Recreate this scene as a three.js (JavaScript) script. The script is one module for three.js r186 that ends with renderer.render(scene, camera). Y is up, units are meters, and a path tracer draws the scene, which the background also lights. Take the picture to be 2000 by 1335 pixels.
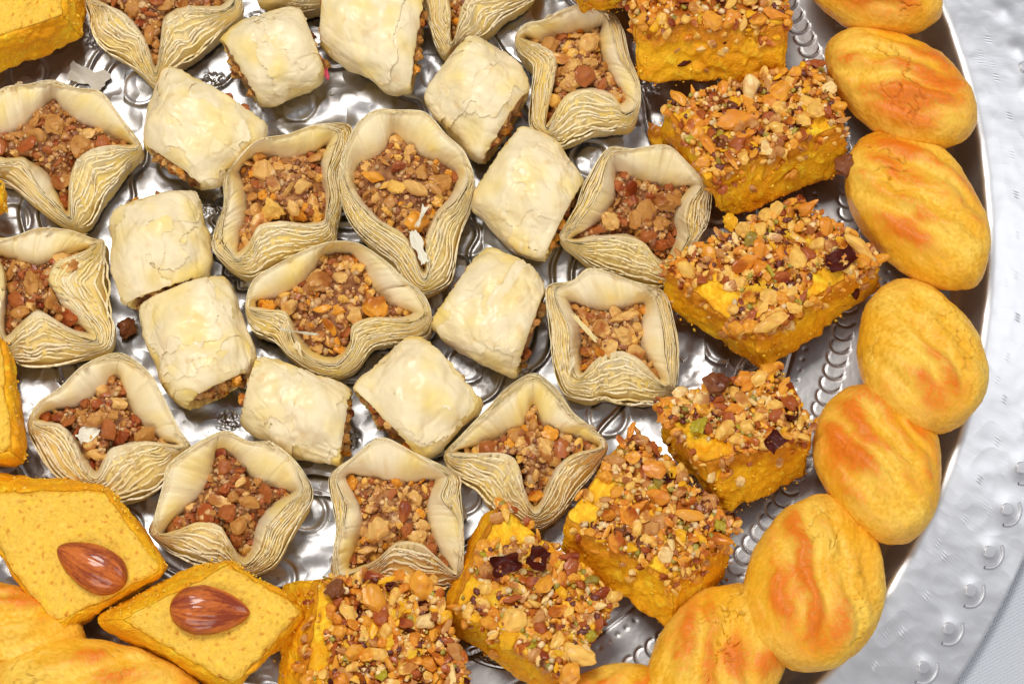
import * as THREE from 'three';
import { ImprovedNoise } from 'three/addons/math/ImprovedNoise.js';
import { mergeVertices, mergeGeometries, toCreasedNormals } from 'three/addons/utils/BufferGeometryUtils.js';

// ---------------------------------------------------------------- camera, light, exposure
const scene = new THREE.Scene();
const TILT = 16 * Math.PI / 180, DIST = 0.95;
const AIM = new THREE.Vector3(0, 0.015, 0);
const EYE = AIM.clone().add(new THREE.Vector3(0, Math.cos(TILT), Math.sin(TILT)).multiplyScalar(DIST));
const HALF = 0.1335;                                   // half the height of what the lens sees at AIM, metres
const camera = new THREE.PerspectiveCamera(2 * Math.atan(HALF / DIST) * 180 / Math.PI, 2000 / 1335, 0.05, 20);
camera.position.copy(EYE); camera.lookAt(AIM); camera.updateMatrixWorld();
scene.add(camera);
const renderer = new THREE.WebGLRenderer({ antialias: true });
renderer.toneMapping = THREE.LinearToneMapping;
renderer.toneMappingExposure = 1.24;
renderer.shadowMap.enabled = true;
scene.background = new THREE.Color(0.22, 0.22, 0.23);  // pale studio walls all round
function softbox(name, color, intensity, w, h, at, to) {
  const l = new THREE.RectAreaLight(color, intensity, w, h);
  l.name = name; l.position.set(...at); l.lookAt(...to); scene.add(l); return l;
}
softbox('key_softbox', new THREE.Color(1.0, 0.975, 0.925), 11.5, 0.6, 0.42, [-0.26, 1.25, -0.44], [0, 0, 0]);
softbox('side_softbox', new THREE.Color(0.96, 0.975, 1.0), 1.9, 0.9, 0.9, [1.25, 0.95, -0.35], [0, 0, 0]);

softbox('front_softbox', new THREE.Color(1.0, 0.975, 0.94), 2.3, 1.0, 0.7, [-0.25, 0.95, 0.95], [0, 0, 0]);

// ---------------------------------------------------------------- helpers
let seed = 7;
const rnd = () => { seed = (seed + 0x6d2b79f5) | 0; let t = Math.imul(seed ^ (seed >>> 15), 1 | seed); t = (t + Math.imul(t ^ (t >>> 7), 61 | t)) ^ t; return ((t ^ (t >>> 14)) >>> 0) / 4294967296; };
const rr = (a, b) => a + (b - a) * rnd();
const pick = (a) => a[Math.floor(rnd() * a.length)];
const perlin = new ImprovedNoise();
const N3 = (x, y = 0, z = 0) => perlin.noise(x + 103.7, y + 57.3, z + 211.1);
const fbm = (x, y, z, o = 3) => { let s = 0, a = 1; for (let i = 0; i < o; i++) { s += a * N3(x, y, z); x *= 2.03; y *= 2.03; z *= 2.03; a *= 0.5; } return s; };
const { lerp, clamp, smoothstep } = THREE.MathUtils;
const V = (x, y, z) => new THREE.Vector3(x, y, z);
const FWD = AIM.clone().sub(EYE).normalize(), RIGHT = V(1, 0, 0), UPV = new THREE.Vector3().crossVectors(RIGHT, FWD);
// a place measured on the photograph (2000 x 1335) at height h above the tray floor, as a place in metres
function P(px, py, h = 0) {
  const x = (px - 1000) / 667.5 * HALF / DIST, y = -(py - 667.5) / 667.5 * HALF / DIST;
  const d = FWD.clone().addScaledVector(RIGHT, x).addScaledVector(UPV, y);
  return EYE.clone().addScaledVector(d, (h - EYE.y) / d.y);
}
const MM = 0.0002;                                     // metres to a photograph pixel
const used = {};
function numbered(n) { const k = used[n] = (used[n] ?? -1) + 1; return k ? `${n}_${String(k).padStart(3, '0')}` : n; }
function tag(o, label, category, group, kind) {
  o.userData = {}; if (label) o.userData.label = label; if (category) o.userData.category = category;
  if (group) o.userData.group = group; if (kind) o.userData.kind = kind; return o;
}
function thing(name, at, label, category, group) {
  const g = new THREE.Group(); g.name = numbered(name); g.position.copy(at); scene.add(g); return tag(g, label, category, group);
}
function part(root, name, geo, mat, label, kind) {     // geometry given in world metres
  geo.translate(-root.position.x, -root.position.y, -root.position.z);
  const m = new THREE.Mesh(geo, mat); m.name = name; m.castShadow = m.receiveShadow = true; root.add(m);
  if (label) m.userData.label = label; if (kind) m.userData.kind = kind; return m;
}
function grid(nu, nv, f, closedU = false) {            // f(u, v, i, j) -> [Vector3, [r,g,b], uvx, uvy]; nu x nv vertices
  const pos = [], col = [], uv = [], idx = [];
  for (let j = 0; j < nv; j++) for (let i = 0; i < nu; i++) {
    const [p, c, a, b] = f(i / (closedU ? nu : nu - 1), j / (nv - 1), i, j);
    pos.push(p.x, p.y, p.z); col.push(...(c || [1, 1, 1])); uv.push(a ?? 0, b ?? 0);
  }
  const w = closedU ? nu : nu - 1;
  for (let j = 0; j < nv - 1; j++) for (let i = 0; i < w; i++) {
    const a = j * nu + i, b = j * nu + (i + 1) % nu, c = a + nu, d = b + nu;
    idx.push(a, b, d, a, d, c);
  }
  return buffer(pos, col, uv, idx);
}
function buffer(pos, col, uv, idx) {
  const g = new THREE.BufferGeometry();
  g.setAttribute('position', new THREE.Float32BufferAttribute(pos, 3));
  g.setAttribute('color', new THREE.Float32BufferAttribute(col, 3));
  g.setAttribute('uv', new THREE.Float32BufferAttribute(uv, 2));
  g.setIndex(idx); g.computeVertexNormals(); return g;
}
const mix3 = (a, b, t) => [lerp(a[0], b[0], t), lerp(a[1], b[1], t), lerp(a[2], b[2], t)];
const mul3 = (a, s) => [a[0] * s, a[1] * s, a[2] * s];
function noiseTexture(n, f, repeat) {
  const d = new Float32Array(n * n * 4);
  for (let y = 0; y < n; y++) for (let x = 0; x < n; x++) {
    const v = clamp(f(x / n, y / n), 0, 1), o = (y * n + x) * 4; d[o] = d[o + 1] = d[o + 2] = v; d[o + 3] = 1;
  }
  const t = new THREE.DataTexture(d, n, n, THREE.RGBAFormat, THREE.FloatType);
  t.wrapS = t.wrapT = THREE.RepeatWrapping; t.magFilter = THREE.LinearFilter; t.minFilter = THREE.LinearFilter;
  t.repeat.set(repeat, repeat); t.needsUpdate = true; return t;
}
// noise that tiles, on a torus
const tile = (u, v, k, z = 0) => { const a = u * 2 * Math.PI, b = v * 2 * Math.PI, r = k / (2 * Math.PI); return N3(Math.cos(a) * r + 9 * z, Math.sin(a) * r + Math.cos(b) * r * 0.7, Math.sin(b) * r + z); };

// ---------------------------------------------------------------- materials
const crumbTex = noiseTexture(512, (u, v) => { const g = tile(u, v, 60), h = tile(u, v, 26, 3), k = tile(u, v, 110, 5); return 0.5 + 0.35 * g + 0.3 * h + 0.25 * k; }, 28);
const grainTex = noiseTexture(512, (u, v) => 0.55 + 0.3 * tile(u, v, 90, 2) + 0.25 * tile(u, v, 40, 8), 24);
const sheetTex = noiseTexture(512, (u, v) => 0.5 + 0.35 * tile(u, v, 12, 4) + 0.25 * tile(u, v, 34, 6) + 0.1 * tile(u, v, 80, 7), 22);
const M = {
  phyllo: new THREE.MeshPhysicalMaterial({ vertexColors: true, roughness: 0.5, specularIntensity: 0.6, side: THREE.DoubleSide, bumpMap: sheetTex, bumpScale: 0.00016, clearcoat: 0.3, clearcoatRoughness: 0.24 }),
  leaf: new THREE.MeshPhysicalMaterial({ vertexColors: true, roughness: 0.95, specularIntensity: 0.4, side: THREE.DoubleSide, transmission: 0.3, thickness: 0 }),
  layer: new THREE.MeshPhysicalMaterial({ vertexColors: true, roughness: 0.6, specularIntensity: 0.35, side: THREE.DoubleSide }),
  flake: new THREE.MeshPhysicalMaterial({ vertexColors: true, roughness: 0.48, specularIntensity: 0.6, side: THREE.DoubleSide, bumpMap: sheetTex, bumpScale: 0.00014, clearcoat: 0.3, clearcoatRoughness: 0.24 }),
  semolina: new THREE.MeshPhysicalMaterial({ vertexColors: true, roughness: 0.45, specularIntensity: 0.35, bumpMap: crumbTex, bumpScale: 0.00034 }),
  biscuit: new THREE.MeshPhysicalMaterial({ vertexColors: true, roughness: 0.42, specularIntensity: 0.4, bumpMap: grainTex, bumpScale: 0.00022, clearcoat: 0.12, clearcoatRoughness: 0.4 }),
  filling: new THREE.MeshPhysicalMaterial({ vertexColors: true, roughness: 0.5, specularIntensity: 0.6, bumpMap: crumbTex, bumpScale: 0.0003, clearcoat: 0.15, clearcoatRoughness: 0.3 }),
  sponge: new THREE.MeshPhysicalMaterial({ vertexColors: true, roughness: 0.5, specularIntensity: 0.35, bumpMap: crumbTex, bumpScale: 0.0004 }),
  almond: new THREE.MeshPhysicalMaterial({ vertexColors: true, roughness: 0.5, specularIntensity: 0.4, clearcoat: 0.9, clearcoatRoughness: 0.12 }),
};
const nutMat = {};
for (const [k, c, r] of [
  ['pale', [0.85, 0.49, 0.10], 0.42], ['ivory', [0.88, 0.61, 0.24], 0.48], ['golden', [0.78, 0.33, 0.03], 0.36], ['orange', [0.74, 0.27, 0.025], 0.32],
  ['roast', [0.40, 0.095, 0.018], 0.32], ['brown', [0.22, 0.07, 0.022], 0.42], ['skin', [0.085, 0.011, 0.005], 0.25], ['purple', [0.10, 0.045, 0.045], 0.32],
  ['pistachio', [0.44, 0.34, 0.02], 0.4], ['olive', [0.30, 0.20, 0.02], 0.4], ['yolk', [0.84, 0.42, 0.010], 0.6], ['tan', [0.56, 0.25, 0.065], 0.45],
  ['walnut', [0.54, 0.25, 0.058], 0.45], ['walnut_pale', [0.76, 0.44, 0.13], 0.45], ['walnut_red', [0.42, 0.125, 0.03], 0.38],
]) nutMat[k] = new THREE.MeshPhysicalMaterial({ color: new THREE.Color().setRGB(...c), vertexColors: true, roughness: r + 0.08, specularIntensity: 0.35, clearcoat: 0.3, clearcoatRoughness: 0.16 });

// ---------------------------------------------------------------- chopped nuts: a few shared shapes about one unit across
function chunk(k, cuts, sx, sy, sz, lump, crease = 0.5) {
  let g = mergeVertices(stripped(new THREE.IcosahedronGeometry(1, 3)), 1e-4); const p = g.attributes.position, planes = [];
  for (let i = 0; i < cuts; i++) planes.push([V(rr(-1, 1), rr(-1, 1), rr(-1, 1)).normalize(), rr(0.5, 0.85)]);
  const col = [], v = new THREE.Vector3(), red = rr(0.2, 0.7);
  for (let i = 0; i < p.count; i++) {
    v.fromBufferAttribute(p, i).normalize();
    let r = 1; for (const [n, h] of planes) { const d = v.dot(n); if (d > 0.01) r = Math.min(r, h / d); }
    r *= 1 + lump * fbm(v.x * 2.2 + k * 7, v.y * 2.2, v.z * 2.2, 3);
    const a = N3(v.x * 1.7 + k * 3, v.y * 1.7 + 5, v.z * 1.7), b = fbm(v.x * 4 + k, v.y * 4, v.z * 4, 2);
    const t = smoothstep(a, 0.05, 0.4) * red, s = 1 + 0.22 * b;
    const rind = k % 4 === 0 ? smoothstep(v.x * 0.8 + v.y * 0.5 + 0.35 * b, 0.28, 0.4) * 0.8 : 0;
    col.push(s * (1 - 0.25 * t) * (1 - 0.45 * rind), s * (1 - 0.55 * t) * (1 - 0.7 * rind), s * (1 - 0.7 * t) * (1 - 0.8 * rind));
    v.multiplyScalar(r * 0.5); p.setXYZ(i, v.x * sx, v.y * sy, v.z * sz);
  }
  g.setAttribute('color', new THREE.Float32BufferAttribute(col, 3)); return toCreasedNormals(g, crease);
}
function stripped(g) { const o = new THREE.BufferGeometry(); o.setAttribute('position', g.attributes.position.clone()); if (g.index) o.setIndex(g.index); return o; }
function chip(k) {                                     // a curled thin skin or flake
  return grid(9, 7, (u, v) => {
    const x = (u - 0.5) * (1 + 0.3 * N3(v * 3, k)), z = (v - 0.5) * (0.65 + 0.35 * N3(u * 2.5, k, 4));
    const s = 0.9 + 0.3 * N3(u * 4, v * 4, k);
    return [V(x * (1 - 0.35 * Math.abs(z)), 1.1 * x * x + 0.8 * z * z + 0.3 * N3(u * 3.5, v * 3.5, k) - 0.12, z), [s, s * 0.9, s * 0.8]];
  });
}
const CHUNK = [], LUMP = [], CHIP = [], CRUMB = [];
for (let i = 0; i < 14; i++) CHUNK.push(chunk(i, 9 + (i % 5), 1, rr(0.4, 0.7), rr(0.55, 0.9), 0.12));
for (let i = 0; i < 12; i++) LUMP.push(chunk(40 + i, 6 + (i % 4), 1, rr(0.65, 0.9), rr(0.65, 0.95), 0.34, 0.8));
for (let i = 0; i < 7; i++) CHUNK.push(chunk(80 + i, 10, 1, rr(0.22, 0.34), rr(0.35, 0.55), 0.1));
for (let i = 0; i < 6; i++) CHIP.push(chip(i * 3.1));
for (let i = 0; i < 3; i++) {
  const g = mergeVertices(stripped(new THREE.IcosahedronGeometry(0.5, 1)), 1e-4), p = g.attributes.position;
  for (let j = 0; j < p.count; j++) { const s = 1 + 0.45 * N3(p.getX(j) * 4 + i * 5, p.getY(j) * 4, p.getZ(j) * 4); p.setXYZ(j, p.getX(j) * s, p.getY(j) * s * 0.8, p.getZ(j) * s); }
  g.computeVertexNormals(); CRUMB.push(g);
}
const DOUBLE = {}; // chips need both sides
for (const k of Object.keys(nutMat)) nutMat[k].side = THREE.DoubleSide;
Object.assign(nutMat.skin, { roughness: 0.5, clearcoat: 0.12, clearcoatRoughness: 0.2 });
const quat = new THREE.Quaternion(), Y = V(0, 1, 0);
function nut(root, name, geo, mat, at, size, normal, spin = rr(0, 6.28), wobble = 0.6) {
  const m = new THREE.Mesh(geo, mat); m.name = name; m.castShadow = m.receiveShadow = true;
  const n = normal.clone().add(V(rr(-1, 1), rr(-1, 1), rr(-1, 1)).multiplyScalar(wobble)).normalize();
  m.quaternion.setFromUnitVectors(Y, n).multiply(quat.clone().setFromAxisAngle(Y, spin));
  m.scale.setScalar(size); m.position.copy(at).sub(root.position); root.add(m); return m;
}
function crumbs(root, name, n, where, colors, lo, hi) { // far too small to count: one instanced part
  const m = new THREE.InstancedMesh(pick(CRUMB), new THREE.MeshPhysicalMaterial({ roughness: 0.5, clearcoat: 0.25, clearcoatRoughness: 0.3 }), n);
  const mm = new THREE.Matrix4(), q = new THREE.Quaternion(), e = new THREE.Euler();
  for (let i = 0; i < n; i++) {
    const p = where().sub(root.position), s = lerp(lo, hi, Math.pow(rnd(), 2));
    mm.compose(p, q.setFromEuler(e.set(rr(0, 6), rr(0, 6), rr(0, 6))), V(s * rr(0.7, 1.4), s, s * rr(0.7, 1.2)));
    m.setMatrixAt(i, mm); const c = pick(colors), t = rr(0.75, 1.15); m.setColorAt(i, new THREE.Color().setRGB(c[0] * t, c[1] * t, c[2] * t));
  }
  m.name = name; m.userData.kind = 'stuff'; m.castShadow = m.receiveShadow = true; root.add(m); return m;
}

// ---------------------------------------------------------------- the setting: white cloth on the table
const TC = V(-0.0852, 0, -0.0533);                     // middle of the tray
{
  const tex = noiseTexture(256, (u, v) => { const a = Math.sin((u * 34 + v * 17) * 2 * Math.PI), b = Math.sin((u * -17 + v * 34) * 2 * Math.PI); return 0.5 + 0.22 * a * b + 0.12 * a + 0.12 * tile(u, v, 30, 1); }, 22);
  const g = new THREE.PlaneGeometry(3, 3, 1, 1); g.rotateX(-Math.PI / 2);
  const uv = g.attributes.uv; for (let i = 0; i < uv.count; i++) uv.setXY(i, uv.getX(i) * 3, uv.getY(i) * 3);
  const m = new THREE.Mesh(g, new THREE.MeshStandardMaterial({ color: new THREE.Color().setRGB(0.55, 0.575, 0.62), roughness: 0.9, bumpMap: tex, bumpScale: 0.0006 }));
  m.name = 'table_surface'; m.position.y = -0.003; m.receiveShadow = true; scene.add(m);
  tag(m, 'white textured table surface showing beyond the tray rim at lower right', 'table surface', null, 'structure');
}

// ---------------------------------------------------------------- the round metal tray
{
  const root = thing('serving_tray', TC.clone(), 'large round silver metal tray with engraved floor and hammered studded rim', 'tray');
  // relief of floor and rim, measured in metres over the part of the tray that can be seen
  const X0 = -0.215, Z0 = -0.152, WX = 0.43, WZ = 0.304, TW = 2048, TH = 1448, data = new Float32Array(TW * TH * 4);
  const ridge = (d, w) => Math.exp(-(d * d) / (w * w));
  const ticks = [];
  for (let i = 0; i < 20; i++) ticks.push([0.2865 + rr(-0.002, 0.002), (-15 + i * 3.38) * Math.PI / 180, rr(0.2, 0.7)], [rr(0.278, 0.296), rr(-16, 46) * Math.PI / 180, rr(0.05, 0.2)]);
  for (let j = 0; j < TH; j++) for (let i = 0; i < TW; i++) {
    const x = X0 + (i + 0.5) / TW * WX - TC.x, z = Z0 + (1 - (j + 0.5) / TH) * WZ - TC.z, r = Math.hypot(x, z), a = Math.atan2(z, x);
    let h = 0;
    if (r < 0.264) {
      h += 0.35 * fbm(x * 60, z * 60, 1, 2) * smoothstep(0.19 - r, -0.03, 0.05);
      h += 0.03 * fbm(x * 300, z * 300, 2, 2);
      // ring of scales
      const rs = 0.2215, step = 0.0056, n = Math.round(2 * Math.PI * rs / step), k = a / (2 * Math.PI) * n;
      for (let q = Math.floor(k) - 1; q <= Math.floor(k) + 2; q++) {
        const t = (k - q) * step, b = r - rs, d = Math.hypot(t, b * 0.9);
        h += 0.30 * ridge(d - 0.0037, 0.0006) * smoothstep(t - 0.35 * b, -0.0012, 0.0006);
        if (d < 0.0037) h += 0.15 * smoothstep(t, -0.003, 0.003);
      }
      for (const rs2 of [0.208, 0.2365]) { const k2 = a / (2 * Math.PI) * 300, t = (k2 - Math.round(k2)) * (2 * Math.PI * rs2 / 300); h += 0.28 * ridge(Math.hypot(t, r - rs2), 0.0009); }
      h += 0.5 * ridge(r - 0.2035, 0.0009);
      // leaf band
      { const k3 = a / (2 * Math.PI) * 44, t = (k3 - Math.round(k3)) * (2 * Math.PI * r / 44), b = r - 0.192; const e = (t * t) / 0.000064 + (b + t * 0.6) ** 2 / 0.0000144; if (e < 1) h += 0.9 * (1 - e) + 0.35 * N3(x * 1200, z * 1200); h += 0.5 * ridge(Math.sqrt(Math.max(e, 0)) - 1.2, 0.1); }
      // big round bosses and curls in the middle
      const wa = a + 4 * (r - 0.1) + 0.25 * N3(x * 20, z * 20);
      h += 1.5 * smoothstep(0.186 - r, 0, 0.008) * Math.sin(wa * 14) * Math.sin(clamp((r - 0.02) / 0.16, 0, 1) * Math.PI * 4.5 + 0.6 * Math.sin(wa * 7));
      for (const rc of [0.186, 0.148, 0.112, 0.104, 0.07, 0.035]) h += 1.3 * ridge(r - rc - 0.0012 * Math.sin(a * 28), 0.0011);
      const mid = smoothstep(0.2 - r, 0, 0.02);
      h += mid * (0.55 * Math.sin(r * 420 + 3 * N3(x * 28, z * 28, 7) + 2 * Math.sin(a * 7)) * smoothstep(N3(x * 16, z * 16, 12), -0.1, 0.2) + 0.5 * Math.abs(fbm(x * 85, z * 85, 21, 2)) * 1.6 + 0.16 * fbm(x * 260, z * 260, 6, 2) * smoothstep(N3(x * 22, z * 22, 31), 0, 0.3));
      const gx = x * 34, gz = z * 34, cx = Math.round(gx), cz = Math.round(gz), dd = Math.hypot(gx - cx - 0.3 * Math.sin(cx * 7.1 + cz * 3.3), gz - cz - 0.3 * Math.cos(cx * 2.7 + cz * 5.9)) / 34;
      if (r < 0.18) { if (cx % 2 === 0) h += 0.7 * ridge(dd - 0.0075, 0.0012); else if (dd < 0.006) h += 0.8 * smoothstep(0.006 - dd, 0, 0.003) * (0.6 + fbm(x * 420, z * 420, 9, 2)); }
    } else {
      h += 0.5 * fbm(x * 48, z * 48, 5, 3) + 0.012 * fbm(a * 300, r * 120, 3, 2) + 0.25 * Math.abs(N3(x * 110, z * 110, 17)) + 0.25 * Math.max(0, N3(x * 130, z * 130, 8) - 0.35);
      for (const [tr, ta, s] of ticks) { const t = (a - ta) * tr, b = r - tr; if (Math.abs(t) < 0.003 && Math.abs(b) < 0.003) for (const o of [-0.0012, 0, 0.0012]) h -= s * 0.5 * ridge(t - o - 0.25 * b, 0.00022) * ridge(b, 0.0011); }
      const ka = Math.round((a * 180 / Math.PI - 23.2) / 3.38), kt = (a - (23.2 + 3.38 * ka) * Math.PI / 180) * 0.3005, kb = r - 0.3005, dk = Math.hypot(kt, kb);
      h -= 1.5 * ridge(dk, 0.0040);
    }
    const o = (j * TW + i) * 4; data[o] = data[o + 1] = data[o + 2] = clamp(0.5 + h * 0.12, 0, 1); data[o + 3] = 1;
  }
  const tex = new THREE.DataTexture(data, TW, TH, THREE.RGBAFormat, THREE.FloatType);
  tex.magFilter = tex.minFilter = THREE.LinearFilter; tex.wrapS = tex.wrapT = THREE.MirroredRepeatWrapping; tex.needsUpdate = true;
  const brush = noiseTexture(512, (u, v) => 0.30 + 0.16 * tile(u, v, 14, 3) + 0.14 * tile(u, v, 70, 6), 6);
  const floorMat = new THREE.MeshPhysicalMaterial({ color: new THREE.Color().setRGB(0.47, 0.455, 0.45), metalness: 1, roughness: 0.37, bumpMap: tex, bumpScale: 0.0066 });
  const rimMat = new THREE.MeshPhysicalMaterial({ color: new THREE.Color().setRGB(0.76, 0.76, 0.775), metalness: 1, roughness: 0.48, bumpMap: tex, bumpScale: 0.0055 });
  const planar = (g) => { const p = g.attributes.position, uv = new Float32Array(p.count * 2); for (let i = 0; i < p.count; i++) { uv[2 * i] = (p.getX(i) + TC.x - X0) / WX; uv[2 * i + 1] = 1 - (p.getZ(i) + TC.z - Z0) / WZ; } g.setAttribute('uv', new THREE.BufferAttribute(uv, 2)); return g; };
  const lathe = (pts) => { const g = new THREE.LatheGeometry(pts.map(([r, y]) => new THREE.Vector2(r, y)), 300); return planar(g); };
  const add = (name, g, m) => { const o = new THREE.Mesh(g, m); o.name = name; o.castShadow = o.receiveShadow = true; root.add(o); return o; };
  add('tray_floor', lathe([[0.0001, 0], [0.09, 0], [0.18, 0], [0.262, 0]]), floorMat);
  const rimY = (r) => 0.0188 - (r - 0.2765) / 0.037 * 0.0155;
  const wall = [[0.262, 0], [0.2645, 0.0012], [0.2668, 0.004], [0.2718, 0.0160], [0.2725, 0.0177], [0.2738, 0.0185], [0.2765, 0.0187]];
  for (const r of [0.282, 0.29, 0.298, 0.306, 0.3128]) wall.push([r, rimY(r)]);
  wall.push([0.3138, rimY(0.3135) - 0.0001], [0.3142, rimY(0.3135) - 0.0006], [0.3134, rimY(0.3135) - 0.0011], [0.3, rimY(0.3) - 0.0013], [0.277, 0.0174], [0.2735, 0.0163], [0.2676, 0.002], [0.264, -0.0012], [0.0001, -0.0014]);
  add('tray_rim', lathe(wall), rimMat);
  const pin = new THREE.LatheGeometry([[0.0001, 0.0014], [0.0020, 0.0014], [0.0023, 0.0013], [0.00242, 0.0010], [0.00245, -0.001]].map(([a, b]) => new THREE.Vector2(a, b)), 28);
  const arc = new THREE.TorusGeometry(0.0062, 0.00075, 8, 30, 2.3); arc.rotateX(Math.PI / 2);
  const pinMat = new THREE.MeshPhysicalMaterial({ color: new THREE.Color().setRGB(0.64, 0.64, 0.66), metalness: 1, roughness: 0.55 });
  for (const deg of [-12.4, 19.9, 23.25, 26.75, 30, 33.25, 36.7, 40.1]) {
    const a = deg * Math.PI / 180, r = 0.3005, g = new THREE.Mesh(pin, pinMat);
    g.name = 'stud'; g.position.set(r * Math.cos(a), rimY(r), r * Math.sin(a)); g.rotation.set(0, 0, 0);
    g.quaternion.setFromUnitVectors(Y, V(Math.cos(a) * 0.39, 1, Math.sin(a) * 0.39).normalize()); root.add(g);
    const c = new THREE.Mesh(arc, pinMat); c.name = 'crescent_ridge';
    const q = new THREE.Quaternion().setFromAxisAngle(Y, -a + 1.15 - 0.25);
    c.quaternion.copy(g.quaternion).multiply(q); c.scale.set(1, 0.9, 1); c.position.copy(g.position).add(V(0, -0.0001, 0)); root.add(c);
    for (const o of [g, c]) o.castShadow = o.receiveShadow = true;
  }
  const drop = new THREE.SphereGeometry(1, 12, 6, 0, Math.PI * 2, 0, Math.PI / 2);
  const wet = new THREE.MeshPhysicalMaterial({ color: new THREE.Color().setRGB(0.97, 0.93, 0.86), roughness: 0.03, metalness: 0, transmission: 1, thickness: 0.001, ior: 1.42 });
  const n = 620, drops = new THREE.InstancedMesh(drop, wet, n), mm = new THREE.Matrix4();
  for (let i = 0; i < n;) {
    const p = P(rr(0, 1480), rr(0, 1200), 0); if (N3(p.x * 45, p.z * 45, 4) < 0.02 && rnd() < 0.8) continue;
    const s = lerp(0.00022, 0.0016, Math.pow(rnd(), 4));
    mm.compose(p.sub(TC).setY(0.0001), new THREE.Quaternion().setFromAxisAngle(Y, rr(0, 6)), V(s * rr(0.8, 1.5), s * 0.45, s)); drops.setMatrixAt(i++, mm);
  }
  drops.name = 'syrup_droplets'; drops.userData.kind = 'stuff'; root.add(drops);
}

// ---------------------------------------------------------------- finger biscuits
const C_PALE = [0.90, 0.56, 0.075], C_YEL = [0.88, 0.44, 0.022], C_BAKE = [0.74, 0.155, 0.005], C_EDGE = [0.74, 0.29, 0.045];
function biscuit(k, label, cx, cy, len, wid, deg, hLow, hHigh, bake) {
  // deg: way the raised end points on the photograph, clockwise from right; rests on hLow at the other end
  const hm = (hLow + hHigh) / 2 + 0.013, c = P(cx, cy, hm), L = len * MM / 2, W = wid * MM / 2, H = 0.0165;
  const a = deg * Math.PI / 180, fx = V(Math.cos(a), 0, Math.sin(a)), pitch = Math.asin(clamp((hHigh - hLow) / (L * 1.6), -0.5, 0.5));
  const ax = fx.clone().multiplyScalar(Math.cos(pitch)).add(V(0, Math.sin(pitch), 0)), side = V(-Math.sin(a), 0, Math.cos(a)), up = new THREE.Vector3().crossVectors(side, ax).normalize();
  if (up.y < 0) up.negate();
  const root = thing('finger_biscuit', c.clone().setY(hLow), label, 'biscuit', 'finger biscuits overlapping round the tray edge');
  const se = (t, e) => Math.sign(t) * Math.pow(Math.abs(t), e);
  const geo = grid(240, 126, (u, v) => {
    const th = u * 2 * Math.PI, ph = (v - 0.5) * Math.PI, cp = se(Math.cos(ph), 0.9), x0 = Math.cos(th), z0 = Math.sin(th);
    let x = L * cp * se(x0, 0.97), z = W * 0.97 * cp * se(z0, 1.08), y = H * se(Math.sin(ph), 0.72);
    if (y < 0) y *= 0.75;
    const taper = 1 - 0.10 * (x / L) * (k % 2 ? 1 : -1); z *= taper;
    const top = smoothstep(Math.sin(ph), 0.1, 0.75);
    const n1 = fbm(x * 55 + k * 5, z * 55, y * 55 + k, 2), n2 = fbm(x * 230, z * 230, k + y * 200, 2), n3 = N3(x * 700, z * 700, y * 700 + k), n4 = N3(x * 1300, z * 1300, y * 1300 + k);
    // shallow fork grooves across the top
    const g = (x * 0.42 + z * 0.91) / 0.0104 + 0.35 * n1 + 0.3 * k, gd = Math.abs(g - Math.round(g)), wave = 0.5 - 0.5 * Math.cos(2 * Math.PI * g), inMid = smoothstep(1 - Math.abs(x) / L, 0.12, 0.5) * smoothstep(1 - Math.abs(z) / W, 0.05, 0.4) * top;
    const groove = inMid * (1 - smoothstep(gd, 0.0, 0.34)) * clamp(0.65 + 0.9 * N3(x * 45, z * 45, k + 9), 0, 1.2), crest = inMid * wave;
    const crack = top * Math.max(0, 0.05 - Math.abs(fbm(x * 95 + 3, z * 95 + k, k, 3))) / 0.05 * smoothstep(N3(x * 40, z * 40, k + 3), 0.08, 0.4);
    const d = 0.0011 * n1 + 0.0003 * n2 + 0.00014 * n3 - 0.0006 * groove + 0.0019 * inMid * (wave - 0.5) * (0.7 + 0.8 * n1) + 0.00008 * n4 + 0.00028 * inMid * N3((x * 0.42 + z * 0.91) * 420, (x * 0.91 - z * 0.42) * 45, k) - 0.0010 * crack;
    const nrm = V(x / (L * L), y / (H * H), z / (W * W)).normalize();
    x += nrm.x * d; y += nrm.y * d; z += nrm.z * d;
    const bn = 1.15 * fbm(x * 26 + k * 3, z * 34 + 2, k * 1.7, 2) + bake * 0.45 - 0.15 * groove + 0.5 * inMid * (wave - 0.45);
    const streak = 0.55 * N3((x - z) * 30, (z * 0.75 + x * 0.8) * 260, k) + 0.3 * N3((x - z) * 60, (z * 0.75 + x * 0.8) * 620, k);
    let col = mix3(C_YEL, C_PALE, smoothstep(n1 + 0.5 * n3 + 0.25 * n2, -0.5, 0.6));
    col = mix3(col, C_BAKE, 0.92 * top * smoothstep(bn + 0.45 * streak * 0.8 + 0.3 * n3 + 0.3 * n4 + 0.25 * n2, -0.12, 0.85));
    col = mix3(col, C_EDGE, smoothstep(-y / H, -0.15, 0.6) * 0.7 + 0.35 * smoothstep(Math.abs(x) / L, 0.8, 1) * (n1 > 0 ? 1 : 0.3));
    col = mul3(col, 1 + 0.16 * n3 + 0.14 * n4 + 0.06 * n2 - 0.35 * crack);
    return [c.clone().addScaledVector(ax, x).addScaledVector(side, z).addScaledVector(up, y), col, x + 0.03, z + y * 0.7 + 0.03];
  }, true);
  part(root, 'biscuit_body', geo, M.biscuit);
}
biscuit(1, 'finger biscuit cut off by the top edge, uppermost along the tray rim', 1706, -28, 300, 200, 32, 0.008, 0.018, 0.3);
biscuit(2, 'finger biscuit with two broad orange baked stripes, second from the top', 1757, 172, 345, 205, 40, 0.006, 0.017, 0.75);
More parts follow.
